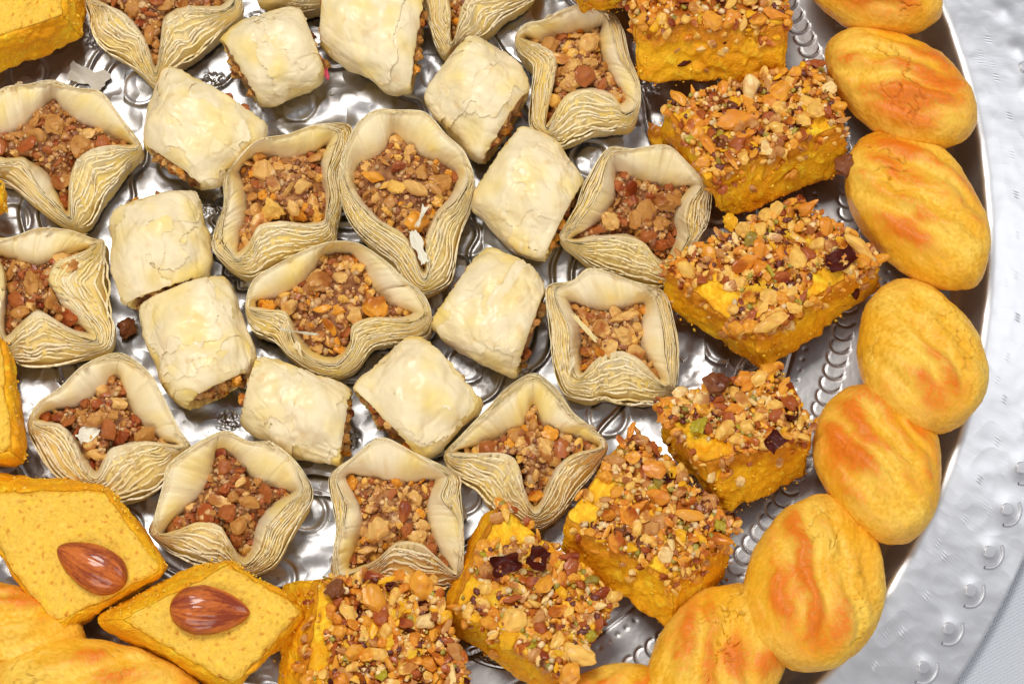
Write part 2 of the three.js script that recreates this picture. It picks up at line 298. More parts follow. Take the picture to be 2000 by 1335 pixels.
biscuit(3, 'long finger biscuit with a browned lower end, third from the top', 1796, 412, 385, 235, 60, 0.006, 0.017, 0.55);
biscuit(4, 'finger biscuit with orange patches down its left half beside the largest nut slice', 1796, 697, 325, 246, 75, 0.006, 0.017, 0.35);
biscuit(5, 'yellow finger biscuit with a torn upper left corner and a red baked patch', 1718, 905, 330, 243, 78, 0.005, 0.016, 0.3);
biscuit(6, 'large orange glazed finger biscuit, the broadest along the rim at lower right', 1594, 1136, 355, 268, 106, 0.004, 0.015, 0.75);
biscuit(7, 'pale finger biscuit at the bottom edge, partly under the large orange one', 1395, 1302, 350, 240, 124, 0.002, 0.012, 0.2);
biscuit(8, 'browned tip of a finger biscuit peeping in at the bottom edge beside a nut slice', 1195, 1412, 330, 215, 160, 0.001, 0.006, 0.9);
biscuit(9, 'glossy amber finger biscuit under the almond diamonds at the left edge', 6, 1232, 330, 180, 195, 0.002, 0.008, 0.15);
biscuit(10, 'pale yellow finger biscuit along the bottom left corner of the photo', 200, 1366, 430, 220, 188, 0.002, 0.010, -0.25);

// ---------------------------------------------------------------- semolina slices
const isBare = (opt, w) => (opt.bare ?? []).some(([x, y, r]) => { const q = P(x, y, w.y); return Math.hypot(q.x - w.x, q.z - w.z) < r * MM * (1 + 0.5 * N3(w.x * 180, w.z * 180, 3)); });
const S_TOP = [0.93, 0.55, 0.065], S_SIDE = [0.92, 0.46, 0.012], S_DEEP = [0.82, 0.31, 0.006], S_LIGHT = [0.93, 0.60, 0.03], S_GLAZE = [0.48, 0.125, 0.008];
function slabAt(T, B) {                                // corners in order round the top and the bottom; returns (u, v, w) -> place
  const t = T.map((q) => P(...q)), b = B.map((q) => P(...q));
  return (u, v, w) => {
    const f = (q) => q[0].clone().multiplyScalar((1 - u) * (1 - v)).addScaledVector(q[1], u * (1 - v)).addScaledVector(q[2], u * v).addScaledVector(q[3], (1 - u) * v);
    return f(b).lerp(f(t), w);
  };
}
function slabGeo(k, at, opt) {
  const lx = at(0, 0.5, 0.5).distanceTo(at(1, 0.5, 0.5)), lz = at(0.5, 0, 0.5).distanceTo(at(0.5, 1, 0.5)), ly = at(0.5, 0.5, 0).distanceTo(at(0.5, 0.5, 1));
  const res = 0.00075, nx = Math.ceil(lx / res), ny = Math.ceil(ly / res), nz = Math.ceil(lz / res), R = opt.round ?? 0.0028;
  let g = new THREE.BoxGeometry(1, 1, 1, nx, ny, nz); g = mergeVertices(stripped(g), 1e-5);
  const p = g.attributes.position, col = new Float32Array(p.count * 3), uv = new Float32Array(p.count * 2), v = new THREE.Vector3(), c = at(0.5, 0.5, 0.5);
  const upv = at(0.5, 0.5, 1).sub(at(0.5, 0.5, 0)).normalize();
  const hx = lx / 2, hy = ly / 2, hz = lz / 2;
  for (let i = 0; i < p.count; i++) {
    v.set(p.getX(i) * lx, p.getY(i) * ly, p.getZ(i) * lz);
    const inr = V(clamp(v.x, -hx + R, hx - R), clamp(v.y, -hy + R, hy - R), clamp(v.z, -hz + R, hz - R)), d = v.clone().sub(inr);
    const nrm = d.lengthSq() > 0 ? d.clone().normalize() : V(0, 1, 0);
    const m = Math.max(Math.abs(d.x), Math.abs(d.y), Math.abs(d.z)); if (m > 0) v.copy(inr).addScaledVector(nrm, m);
    const w = at(v.x / lx + 0.5, v.z / lz + 0.5, v.y / ly + 0.5);
    const topness = smoothstep(nrm.y, 0.55, 0.95);
    const n1 = fbm(w.x * 70 + k * 9, w.y * 70, w.z * 70, 2), n2 = fbm(w.x * 260, w.y * 260 + k, w.z * 260, 3), n3 = N3(w.x * 800, w.y * 800, w.z * 800 + k);
    const crumble = (1 - topness) * Math.max(0, fbm(w.x * 130 + 5, w.y * 130, w.z * 130 + k, 2) - 0.1);
    const lump = opt.nutty ? topness * 0.0012 * fbm(w.x * 240, w.y * 240, w.z * 240 + k, 2) : 0;
    const disp = lump + (opt.rough ?? 1) * ((opt.nutty ? 0.0015 : 0.0022) * n1 + 0.0007 * n2 + 0.00022 * n3 - 0.0032 * crumble - (opt.nutty ? 0 : 0.004) * smoothstep(1 - Math.abs(topness - 0.45) * 2, 0, 1) * Math.max(0, fbm(w.x * 120 + 9, w.y * 120, w.z * 120 + k, 2)));
    const wn = w.clone().sub(c).normalize().lerp(upv, topness);
    w.addScaledVector(wn, disp);
    let cc, top = null;
    if (topness > 0.15) {
      cc = opt.nutty && isBare(opt, w) ? mix3(mix3(S_SIDE, S_LIGHT, smoothstep(n2 + 0.5 * n3, -0.2, 0.5)), S_DEEP, smoothstep(n1, 0.1, 0.5) * 0.7) : opt.nutty ? mix3(S_GLAZE, S_LIGHT, smoothstep(n2 + n1, -0.2, 0.9) * 0.7) : mix3(S_TOP, S_LIGHT, smoothstep(n2, 0.1, 0.9) * 0.5);
      if (!opt.nutty) { const pit = smoothstep(N3(w.x * 520, w.z * 520, k + 2), 0.32, 0.55); cc = mix3(cc, [0.62, 0.17, 0.010], pit * 0.75); cc = mix3(cc, [0.94, 0.60, 0.10], 0.5 * smoothstep(N3(w.x * 330, w.z * 330, k), 0.1, 0.5)); }
      top = cc;
    }
    if (topness < 0.9) {
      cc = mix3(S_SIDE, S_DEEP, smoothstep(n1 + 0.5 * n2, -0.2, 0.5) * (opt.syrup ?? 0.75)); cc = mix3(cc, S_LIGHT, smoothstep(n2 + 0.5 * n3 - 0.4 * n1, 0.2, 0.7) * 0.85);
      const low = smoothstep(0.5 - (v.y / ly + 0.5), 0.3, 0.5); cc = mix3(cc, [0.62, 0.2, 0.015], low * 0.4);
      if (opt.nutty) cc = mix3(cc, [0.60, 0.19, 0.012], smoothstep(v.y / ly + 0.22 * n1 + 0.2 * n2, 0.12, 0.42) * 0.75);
    }
    if (top) cc = topness < 0.9 ? mix3(cc, top, smoothstep(topness + 0.25 * n2, 0.2, 0.8)) : top;
    cc = mul3(cc, 1 + 0.2 * n3);
    p.setXYZ(i, w.x, w.y, w.z); col.set(cc, i * 3);
    const an = [Math.abs(nrm.x), Math.abs(nrm.y), Math.abs(nrm.z)];
    if (an[1] >= an[0] && an[1] >= an[2]) { uv[2 * i] = v.x; uv[2 * i + 1] = v.z; } else if (an[0] >= an[2]) { uv[2 * i] = v.z + 0.3; uv[2 * i + 1] = v.y; } else { uv[2 * i] = v.x; uv[2 * i + 1] = v.y + 0.2; }
  }
  g.setAttribute('color', new THREE.BufferAttribute(col, 3)); g.setAttribute('uv', new THREE.BufferAttribute(uv, 2)); g.computeVertexNormals();
  return g;
}
const NUT_MIX = ['pale', 'pale', 'pale', 'ivory', 'pale', 'roast', 'tan', 'golden', 'golden', 'golden', 'golden', 'orange', 'orange', 'orange', 'tan', 'pale', 'yolk', 'roast'];
const widen = (Q, s) => { const cx = (Q[0][0] + Q[1][0] + Q[2][0] + Q[3][0]) / 4, cy = (Q[0][1] + Q[1][1] + Q[2][1] + Q[3][1]) / 4; return Q.map(([x, y, h]) => [cx + (x - cx) * s, cy + (y - cy) * s, h]); };
function nutSlice(k, label, T, B, n, opt = {}) {
  T = widen(T, 1.05); B = widen(B, 1.04);
  const at = slabAt(T, B), base = at(0.5, 0.5, 0);
  const root = thing('nut_semolina_slice', base, label, 'cake slice', 'yellow semolina slices topped with chopped nuts');
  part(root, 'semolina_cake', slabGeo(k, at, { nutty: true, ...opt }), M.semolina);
  const normal = new THREE.Vector3().crossVectors(at(0.5, 1, 1).sub(at(0.5, 0, 1)), at(1, 0.5, 1).sub(at(0, 0.5, 1))).normalize();
  const placed = [];
  const sizes = []; n = Math.round(n * 1.55); for (let i = 0; i < n; i++) sizes.push(i < 7 ? rr(42, 58) : i < n * 0.34 ? rr(27, 41) : rr(13, 26));
  for (const s of sizes) {
    let best = null, far = -1;
    for (let q = 0; q < 7; q++) {
      const u = rr(-0.01, 1.01), v = rr(-0.01, 1.01), w = at(u, v, 1); let d = 1;
      for (const [o, os] of placed) d = Math.min(d, w.distanceTo(o) - (os + s) * MM * 0.36);
      if (d > far) { far = d; best = w; }
    }
    placed.push([best, s]);
    if (isBare(opt, best) && rnd() < 0.93) continue;
    const skin = rnd();
    const p = best.clone().addScaledVector(normal, s * MM * rr(-0.06, 0.14) + 0.0006);
    if (s < 28 && skin < 0.11) nut(root, 'nut_skin', pick(CHIP), nutMat[pick(['skin', 'skin', 'roast', 'brown'])], p.addScaledVector(normal, 0.001), s * MM * 1.05, normal, undefined, 0.9);
    else if (skin > 0.955 && s < 44) nut(root, 'pistachio_piece', pick(CHUNK), nutMat[pick(['pistachio', 'olive', 'pistachio'])], p, s * MM * 1.1, normal);
    else nut(root, 'nut_piece', pick(CHUNK), nutMat[s > 44 ? pick(['golden', 'orange', 'pale', 'ivory']) : pick(NUT_MIX)], p, s * MM * 1.12, normal);
  }
  for (let i = 0; i < 75; i++) {                         // the crust spills over the top edges
    const e = rnd(), f = rr(0, 1), w = 1 - 0.35 * Math.pow(rnd(), 2), q = e < 0.5 ? at(f, 1.01, w) : e < 0.75 ? at(-0.01, f, w) : at(1.01, f, w);
    nut(root, 'nut_piece', pick(CHUNK), nutMat[pick(NUT_MIX)], q, rr(13, 30) * MM, V(0, 0.6, 1).lerp(normal, 0.4).normalize());
  }
  for (let i = 0; i < (opt.sides ?? 9); i++) {           // a few bits caught in the cut sides
    const e = rnd(), f = rr(0.1, 0.9), w = rr(0.25, 0.95), q = e < 0.5 ? at(f, 1.0, w) : e < 0.8 ? at(0.0, f, w) : at(1.0, f, w);
    nut(root, 'nut_piece', pick(CHUNK), nutMat[pick(['pale', 'ivory', 'golden', 'skin', 'tan'])], q, rr(16, 34) * MM, V(0, 0.3, 1));
  }
  const cl = [[0.8, 0.5, 0.16], [0.76, 0.36, 0.05], [0.84, 0.42, 0.02], [0.6, 0.22, 0.03], [0.5, 0.15, 0.02], [0.8, 0.5, 0.16], [0.16, 0.03, 0.015], [0.84, 0.6, 0.3], [0.36, 0.28, 0.03]];
  crumbs(root, 'nut_crumbs', 700, () => { let w; do w = at(rr(0, 1), rr(0, 1), 1); while (isBare(opt, w) && rnd() < 0.92); return w.addScaledVector(normal, rr(0, 0.0012)); }, cl, 0.0008, 0.0032);
  crumbs(root, 'cake_crumbs', 160, () => { const e = rnd(), f = rnd(), w = rr(0, 1); return e < 0.55 ? at(f, 1.005, w) : e < 0.8 ? at(-0.005, f, w) : at(1.005, f, w); }, [S_SIDE, S_LIGHT, S_DEEP], 0.0004, 0.0014);
  return root;
}
const q4 = (a, b, c, d) => [a, b, c, d];
nutSlice(0, 'corner of a nut slice poking in at the top edge above a phyllo cup', q4([1080, -210, 0.03], [1262, -230, 0.03], [1246, -22, 0.04], [1118, -22, 0.04]), q4([1085, -190, 0.006], [1265, -210, 0.006], [1238, 18, 0.024], [1140, 26, 0.024]), 40, { sides: 5 });
nutSlice(1, 'nut slice at the top edge, tipped back so its tall yellow front shows', q4([1240, -135, 0.030], [1522, -135, 0.030], [1528, 42, 0.041], [1243, 40, 0.041]), q4([1240, -105, 0.005], [1532, -110, 0.005], [1530, 162, 0.020], [1252, 163, 0.020]), 110, { sides: 14 });
nutSlice(2, 'nut slice leaning under the topmost one, second in the row beside the biscuits', q4([1308, 196, 0.031], [1588, 128, 0.031], [1640, 240, 0.038], [1392, 340, 0.038]), q4([1290, 262, 0.008], [1620, 150, 0.006], [1655, 335, 0.014], [1424, 428, 0.018]), 120, { bare: [[1600, 262, 34], [1560, 290, 26], [1320, 240, 22]] });
nutSlice(3, 'largest nut slice, mid-row, with a yellow broken patch at its right', q4([1300, 512, 0.033], [1555, 397, 0.033], [1712, 503, 0.035], [1462, 652, 0.037]), q4([1290, 596, 0.010], [1560, 420, 0.005], [1716, 566, 0.012], [1496, 722, 0.019]), 165, { bare: [[1640, 578, 55], [1590, 600, 34], [1395, 590, 44]] });
nutSlice(4, 'rounded nut slice with a broken yellow lower left face and a whole pistachio half', q4([1286, 786, 0.033], [1512, 722, 0.033], [1584, 842, 0.035], [1372, 898, 0.039]), q4([1292, 866, 0.018], [1540, 742, 0.005], [1568, 932, 0.010], [1424, 1010, 0.017]), 105, { sides: 10, bare: [[1345, 860, 44], [1395, 890, 40]] });
nutSlice(5, 'nut slice with a wide smooth orange face towards the lower left', q4([1108, 1008, 0.034], [1240, 846, 0.031], [1436, 1022, 0.032], [1312, 1128, 0.037]), q4([1092, 1080, 0.018], [1180, 905, 0.005], [1412, 1130, 0.009], [1312, 1236, 0.016]), 120, { bare: [[1135, 1000, 34], [1170, 950, 26], [1290, 1122, 30]] });
nutSlice(6, 'nut slice at the bottom with two large dark red skins near its middle', q4([893, 1185, 0.035], [985, 987, 0.032], [1192, 1166, 0.033], [1104, 1318, 0.036]), q4([856, 1216, 0.012], [942, 1008, 0.005], [1186, 1206, 0.007], [1050, 1352, 0.012]), 135, { bare: [[1010, 1030, 34], [960, 1040, 26], [905, 1150, 30], [1080, 1060, 24]] });
nutSlice(7, 'nut slice at the bottom edge beside the almond diamond, smooth orange at its left', q4([628, 1132, 0.035], [838, 1132, 0.033], [905, 1332, 0.034], [598, 1390, 0.037]), q4([550, 1142, 0.010], [845, 1140, 0.005], [915, 1358, 0.006], [540, 1400, 0.010]), 150, { syrup: 0.95, bare: [[612, 1180, 44], [600, 1270, 40]] });
{ // the things that mark single slices
  const named = (i) => scene.getObjectByName(i ? `nut_semolina_slice_${String(i).padStart(3, '0')}` : 'nut_semolina_slice');
  const up = V(0, 1, 0.1);
  const put = (i, name, geo, mat, px, py, h, size, spin, sc, label) => { const m = nut(named(i), name, geo, nutMat[mat], P(px, py, h), size * MM, up, spin, 0.15); if (sc) m.scale.set(size * MM * sc[0], size * MM * sc[1], size * MM * sc[2]); if (label) m.userData.label = label; };
  put(4, 'pistachio_piece', LUMP[2], 'pistachio', 1364, 832, 0.0395, 46, 0.5, [1, 0.7, 0.75], 'whole green pistachio half');
  put(4, 'nut_skin', CHIP[1], 'skin', 1512, 862, 0.040, 42, 0.8, [1, 0.8, 1.2], 'glossy dark red skin');
  put(4, 'nut_piece', LUMP[4], 'brown', 1398, 748, 0.038, 52, 0.2, null, 'dark brown roasted nut');
  put(3, 'almond_piece', CHUNK[3], 'pale', 1507, 628, 0.0385, 84, 0.45, [1, 0.5, 0.55], 'large pale almond chip');
  put(3, 'almond_piece', CHUNK[5], 'pale', 1680, 480, 0.037, 76, -0.7, [1, 0.4, 0.5], 'large pale almond chip');
  put(3, 'nut_skin', CHIP[3], 'skin', 1642, 508, 0.038, 60, 0.4, null, 'dark red skin');
  put(6, 'nut_skin', CHIP[2], 'skin', 988, 1102, 0.037, 56, 0.3, [1, 1, 0.9], 'large dark red skin');
  put(6, 'nut_skin', CHIP[4], 'skin', 1050, 1092, 0.037, 48, 1.2, [1, 1, 1.1], 'large dark red skin');
  put(6, 'almond_piece', CHUNK[7], 'pale', 1140, 1282, 0.037, 72, -0.3, [1, 0.6, 0.7], 'large pale almond chip');
  put(2, 'almond_piece', CHUNK[2], 'orange', 1440, 232, 0.037, 86, 0.3, [1, 0.4, 0.6], 'large roasted almond sliver');
  put(2, 'nut_piece', LUMP[6], 'brown', 1656, 322, 0.026, 54, 0.2, null, 'dark nut sticking out at the corner');
  put(5, 'nut_piece', CHUNK[9], 'orange', 1276, 916, 0.036, 56, 0.3, null, 'shiny orange nut');
  put(7, 'nut_piece', LUMP[7], 'brown', 652, 1152, 0.038, 48, 0.9, null, 'dark brown nut');
}

// ---------------------------------------------------------------- almond-topped diamonds
function almond(root, px, py, h, len, wid, deg, normal) {
  const L = len * MM / 2, W = wid * MM / 2, c = P(px, py, h), a = deg * Math.PI / 180;
  const fx = V(Math.cos(a), 0, Math.sin(a)); fx.addScaledVector(normal, -fx.dot(normal)).normalize(); const sz = new THREE.Vector3().crossVectors(fx, normal).normalize();
  const geo = grid(96, 60, (u, v) => {
    const x = -Math.cos(v * Math.PI), th = u * 2 * Math.PI, r = Math.pow(Math.max(0, 1 - x * x), 0.56) * (1 - 0.26 * x);
    const rib = N3(th * 3.2 + 2 * Math.cos(th), x * 0.9, len) + 0.6 * N3(Math.cos(th) * 9, Math.sin(th) * 9, x * 1.2 + len), rr1 = r * (1 + 0.05 * rib + 0.03 * N3(Math.cos(th) * 14, Math.sin(th) * 14, x * 3 + len));
    const t = smoothstep(rib + 0.5 * fbm(Math.cos(th) * 12 + len, Math.sin(th) * 12, x * 9, 2), -0.5, 0.7), col = mix3([0.26, 0.034, 0.005], [0.64, 0.155, 0.016], t);
    return [c.clone().addScaledVector(fx, L * x).addScaledVector(sz, W * rr1 * Math.cos(th)).addScaledVector(normal, W * 0.62 * rr1 * Math.sin(th)), col, u, v];
  }, true);
  part(root, 'almond', geo, M.almond);
}
function diamond(k, label, T, B, opt = {}) {
  const at = slabAt(T, B), root = thing('almond_semolina_diamond', at(0.5, 0.5, 0), label, 'cake slice', 'plain golden semolina pieces');
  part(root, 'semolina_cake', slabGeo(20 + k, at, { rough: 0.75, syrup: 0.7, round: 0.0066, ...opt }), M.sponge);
  const n = new THREE.Vector3().crossVectors(at(0.5, 1, 1).sub(at(0.5, 0, 1)), at(1, 0.5, 1).sub(at(0, 0.5, 1))).normalize();
  crumbs(root, 'cake_crumbs', 120, () => { const f = rnd(), w = rr(0.2, 1); return rnd() < 0.5 ? at(f, 0, w) : at(1, f, w); }, [S_SIDE, S_LIGHT, S_TOP], 0.0004, 0.0014);
  return [root, n];
}
{
  let [r, n] = diamond(1, 'golden diamond with an almond lying diagonally, left of the other almond diamond', q4([-95, 957, 0.034], [208, 957, 0.034], [330, 1110, 0.031], [102, 1238, 0.031]), q4([-85, 902, 0.012], [216, 936, 0.012], [340, 1124, 0.010], [112, 1246, 0.008]));
  almond(r, 178, 1105, 0.0336, 146, 84, 208, n);
  [r, n] = diamond(2, 'golden diamond with an almond lying level, overlapping its neighbour at bottom left', q4([222, 1207, 0.037], [456, 1094, 0.037], [606, 1190, 0.033], [462, 1352, 0.033]), q4([150, 1212, 0.020], [402, 1084, 0.016], [612, 1205, 0.008], [440, 1366, 0.008]));
  almond(r, 409, 1192, 0.0370, 148, 88, 3, n);
  diamond(3, 'plain bright orange semolina piece filling the top left corner', q4([-130, -70, 0.033], [110, -140, 0.033], [126, 30, 0.036], [-70, 96, 0.036]), q4([-130, -40, 0.004], [172, -130, 0.004], [172, 82, 0.010], [-40, 168, 0.010]), { round: 0.0045 });
  diamond(4, 'yellow semolina slab at the left edge behind the almond diamond', q4([-220, 640, 0.032], [8, 655, 0.034], [34, 890, 0.034], [-220, 910, 0.032]), q4([-220, 650, 0.004], [26, 668, 0.010], [66, 915, 0.010], [-220, 930, 0.004]));
  diamond(5, 'sliver of orange semolina at the left edge beside a phyllo cup', q4([-200, 345, 0.03], [2, 352, 0.032], [8, 410, 0.032], [-200, 425, 0.03]), q4([-200, 350, 0.004], [10, 356, 0.012], [17, 425, 0.012], [-200, 440, 0.004]));
}

// ---------------------------------------------------------------- phyllo colours
const F_PALE = [0.88, 0.735, 0.46], F_MID = [0.87, 0.68, 0.29], F_GOLD = [0.90, 0.65, 0.15], F_TOAST = [0.70, 0.42, 0.13];
function phylloColor(x, y, z, k, gold = 0) {
  const a = fbm(x * 70 + k, y * 70, z * 70, 2), b = fbm(x * 260, y * 260 + k, z * 260, 2);
  let c = mix3(F_PALE, F_MID, smoothstep(a + gold * 0.8, -0.35, 0.55));
  c = mix3(c, F_GOLD, clamp(smoothstep(a + 0.35 * b + gold, 0.3, 1.1) * 0.8, 0, 1));
  c = mix3(c, [0.86, 0.66, 0.28], 0.35 * smoothstep(fbm(x * 48 + 7, y * 48, z * 48 + k, 2), 0.12, 0.3));
  c = mix3(c, F_TOAST, smoothstep(N3(x * 190 + k, y * 190, z * 190), 0.42, 0.62) * 0.35);
  return mul3(c, 1 + 0.06 * b);
}

// ---------------------------------------------------------------- nut-filled phyllo cups
function cup(k, label, S, opt = {}) {
  // S: stations clockwise round the cup, each [inner x, inner y, outer x, outer y, share of the band that slopes inwards as a smooth face]
  const I = new THREE.CatmullRomCurve3(S.map((s) => V(s[0], s[1], s[4])), true, 'catmullrom', 0.45), O = new THREE.CatmullRomCurve3(S.map((s) => V(s[2], s[3], 0)), true, 'catmullrom', 0.45);
  const cx = S.reduce((a, s) => a + s[0], 0) / S.length, cy = S.reduce((a, s) => a + s[1], 0) / S.length;
  const root = thing('phyllo_cup', P(cx, cy, 0), label, 'pastry', 'star-shaped phyllo cups filled with chopped nuts');
  const C = P(cx, cy, 0), NU = 250, MJ = 5, NS = 12, hIn = 0.0125;
  const pre = [];
  for (let i = 0; i < NU; i++) {
    const a = I.getPoint(i / NU), b = O.getPoint(i / NU), f = clamp(a.z, 0.02, 0.96);
    const iw = P(a.x, a.y, hIn), ow = P(b.x, b.y, 0.0165), n = ow.clone().sub(iw).setY(0).normalize();
    pre.push({ ax: a.x, ay: a.y, bx: b.x, by: b.y, f, iw, ow, n, band: Math.hypot(b.x - a.x, b.y - a.y) });
  }
  for (let s0 = 0; s0 < NS; s0++) {
    const s = s0 / (NS - 1), pts = [], col = [], uv = [], idx = [], full = s0 === 0, ring = full ? 2 * (MJ + 1) + 2 : MJ + 3;
    for (let i = 0; i < NU; i++) {
      const q = pre[i], a = i / NU * Math.PI * 2, ca = Math.cos(a), sa = Math.sin(a), free = q.band * (1 - q.f);
      // all leaves of a wall swing together; each strays a little from its place between its neighbours
      const swing = 0.26 * N3(ca * 1.7 + k * 4, sa * 1.7, 2) + 0.10 * N3(ca * 3.4 + k * 4, sa * 3.4, 7), own = 1.5 * N3(ca * 1.5 + k, sa * 1.5, s0 * 0.62) + 0.7 * N3(ca * 3.6 + k, sa * 3.6, s0 * 0.9) + 0.16 * N3(ca * 9 + k, sa * 9, s0 * 2.3);
      const sq = clamp(s + (swing * Math.sin(Math.PI * s) + own / (NS - 1)) * (s0 ? 1 : 0.15) * clamp(free / 22, 0.1, 1), 0, 1.04);
      const f2 = lerp(q.f, 1, sq), tx = lerp(q.ax, q.bx, f2), ty = lerp(q.ay, q.by, f2);
      const hC = 0.0236 + 0.0034 * N3(ca * 2.0 + k, sa * 2.0, 5) + 0.0012 * N3(ca * 6 + k, sa * 6, 5), hO = lerp(0.0125, 0.0238, smoothstep(q.f, 0, 0.85));
      const tear = 0.0042 * Math.max(0, N3(ca * 15 + k, sa * 15, s0 * 3.1) - 0.16) + 0.0012 * Math.max(0, N3(ca * 45 + k, sa * 45, s0 * 5.1) - 0.2) + 0.0005 * N3(ca * 40, sa * 40 + k, s0);
      const h = lerp(hC, hO, Math.pow(sq, 1.25)) - tear, T = P(tx, ty, h);
      const B = q.ow.clone().lerp(C, 0.09 + 0.06 * (1 - s)).setY(0.0008 + 0.0006 * (NS - s0));
      const th = clamp(free * MM / (NS - 1) * 0.39, 0.00012, 0.00060) * (1 + 0.35 * N3(ca * 20, sa * 20, s0));
      for (let jj = 0; jj < ring; jj++) {
        const j = full ? jj : jj + MJ + 1; // leaves behind the first are single sheets with a cut edge
        const outer = j > MJ + 1, t = j === MJ + 1 || j === MJ + 2 ? 0 : outer ? (j - MJ - 3) / MJ : 1 - j / MJ; // 0 = top edge, 1 = bottom; the cut edge has vertices of its own
        let p;
        if (s0 === 0 && !outer) {
          const low = q.iw.clone().lerp(C, 0.12).setY(0.006);
          p = t < 0.7 ? T.clone().lerp(q.iw, smoothstep(t / 0.7, -0.25, 1)) : q.iw.clone().lerp(low, (t - 0.7) / 0.3);
          if (t < 0.7) p.y += 0.0035 * q.f * Math.sin(t / 0.7 * Math.PI); // the smooth far faces swell
        } else {
          const e = s0 === NS - 1 ? 0.1 * t + 0.9 * t * t : Math.pow(t, 0.8); p = V(lerp(T.x, B.x, e), lerp(T.y, B.y, t), lerp(T.z, B.z, e));
        }
        const ruf = 0.0006 * t * N3(ca * 14 + k, sa * 14, s0 * 0.7 + t * 2) + (s0 === 0 ? 0.0013 * Math.sin(Math.min(1, t / 0.7) * Math.PI) * fbm(p.x * 75, p.y * 75, p.z * 75 + k, 2) : 0);
        p.addScaledVector(q.n, (!full && j > MJ + 2 ? 0 : outer || j === MJ + 2 ? th : -th) * (t < 0.01 ? 0.7 : 1) + ruf);
        pts.push(p.x, p.y, p.z);
        const gold = (s0 === NS - 1 ? 0.15 : 0.5) * smoothstep(t, 0.0, 0.2) * (s0 === 0 && !outer ? 0.25 : 1) - (t < 0.05 ? 0.25 : 0) + (opt.gold ?? 0);
        col.push(...phylloColor(p.x, p.y, p.z, k + s0 * 0.4, gold)); uv.push(i / NU * 0.16, t * 0.025 + s0 * 0.04);
      }
    }
    for (let i = 0; i < NU; i++) for (let j = 0; j < ring - 1; j++) { if (full ? j === MJ || j === MJ + 2 : j === 1) continue; const a = i * ring + j, b = ((i + 1) % NU) * ring + j; idx.push(a, b, b + 1, a, b + 1, a + 1); }
    part(root, 'phyllo_layer', buffer(pts, col, uv, idx), s0 === 0 ? M.phyllo : s0 === NS - 1 ? M.flake : M.layer);
  }
  // the leaves below their loose edges, pressed together
  part(root, 'phyllo_stack', grid(NU, 9, (u, v, i) => {
    const q = pre[i], a = u * Math.PI * 2, ca = Math.cos(a), sa = Math.sin(a), sq = lerp(0.06, 0.96, v), f2 = lerp(q.f, 1, sq);
    const hC = 0.0236 + 0.0034 * N3(ca * 2.0 + k, sa * 2.0, 5) + 0.0012 * N3(ca * 6 + k, sa * 6, 5), hO = lerp(0.0125, 0.0238, smoothstep(q.f, 0, 0.85));
    const p = P(lerp(q.ax, q.bx, f2), lerp(q.ay, q.by, f2), lerp(hC, hO, Math.pow(sq, 1.25)));
    p.y -= 0.0008 + 0.0026 * Math.max(0, N3(ca * 7 + k, sa * 7, v * 5)); if (v === 1) p.y -= 0.006; if (v === 0) p.y -= 0.003;
    return [p, mul3(mix3(F_GOLD, F_PALE, 0.35 + 0.5 * N3(p.x * 120, p.y * 120, p.z * 120)), 1), u * 0.16, v * 0.02];
  }, true), M.layer);
  // torn tips of leaves standing proud of the rim
  for (let e = 0; e < (opt.tips ?? 5); e++) {
    const u0 = Math.floor(rnd() * NU), q = pre[u0], q2 = pre[(u0 + 3) % NU], f = lerp(q.f, 1, rr(0, 0.35)), c = P(lerp(q.ax, q.bx, f), lerp(q.ay, q.by, f), 0.0235);
    const along = q2.iw.clone().sub(q.iw).setY(0).normalize(), w = rr(14, 34) * MM, h = rr(8, 20) * MM, lean = rr(-0.7, 0.5), sk = rr(-0.5, 0.5), s1 = rr(0, 50);
    part(root, 'torn_leaf', grid(12, 7, (u, v) => {
      const tip = 1 - Math.pow(v, 1.4) * (0.75 + 0.5 * N3(u * 5, s1)), x = ((u - 0.5) * tip + sk * v * 0.5) * w, y = (v - 0.25) * h * (1 + 0.35 * N3(u * 6, s1, 3)), bend = lean * v * h + 0.0007 * N3(u * 3, v * 2, s1);
      return [c.clone().addScaledVector(along, x).addScaledVector(q.n, bend).add(V(0, y, 0)), mul3(F_PALE, 1.05 + 0.1 * N3(u * 4, v * 4, s1)), u * 0.01, v * 0.01];
    }), M.flake);
  }
  // filling
  const hF = (r, x, z) => lerp(0.0205, 0.0112, Math.pow(r, 1.7)) + 0.0014 * fbm(x * 160 + k, z * 160, 1, 2);
  const place = (u, r) => { const q = pre[Math.floor(u * NU) % NU], px = lerp(cx, q.ax, r), py = lerp(cy, q.ay, r), w = P(px, py, 0.014); const h = hF(r, w.x, w.z); return P(px, py, h); };
  const fill = grid(96, 22, (u, v) => { const p = place(u, v * 1.04), n = fbm(p.x * 180, p.y, p.z * 180 + k, 3); return [p, mix3([0.24, 0.085, 0.03], [0.52, 0.24, 0.08], smoothstep(n, -0.4, 0.6)), p.x, p.z]; }, true);
  part(root, 'nut_filling', fill, M.filling);
  const mixes = opt.dark ? ['walnut', 'walnut_red', 'walnut', 'roast', 'walnut_pale', 'walnut_red', 'walnut'] : ['walnut', 'walnut_pale', 'walnut_pale', 'walnut', 'walnut_red', 'pale', 'walnut_pale', 'golden'];
  const n = Math.round((opt.n ?? 46) * 1.5), done = [];
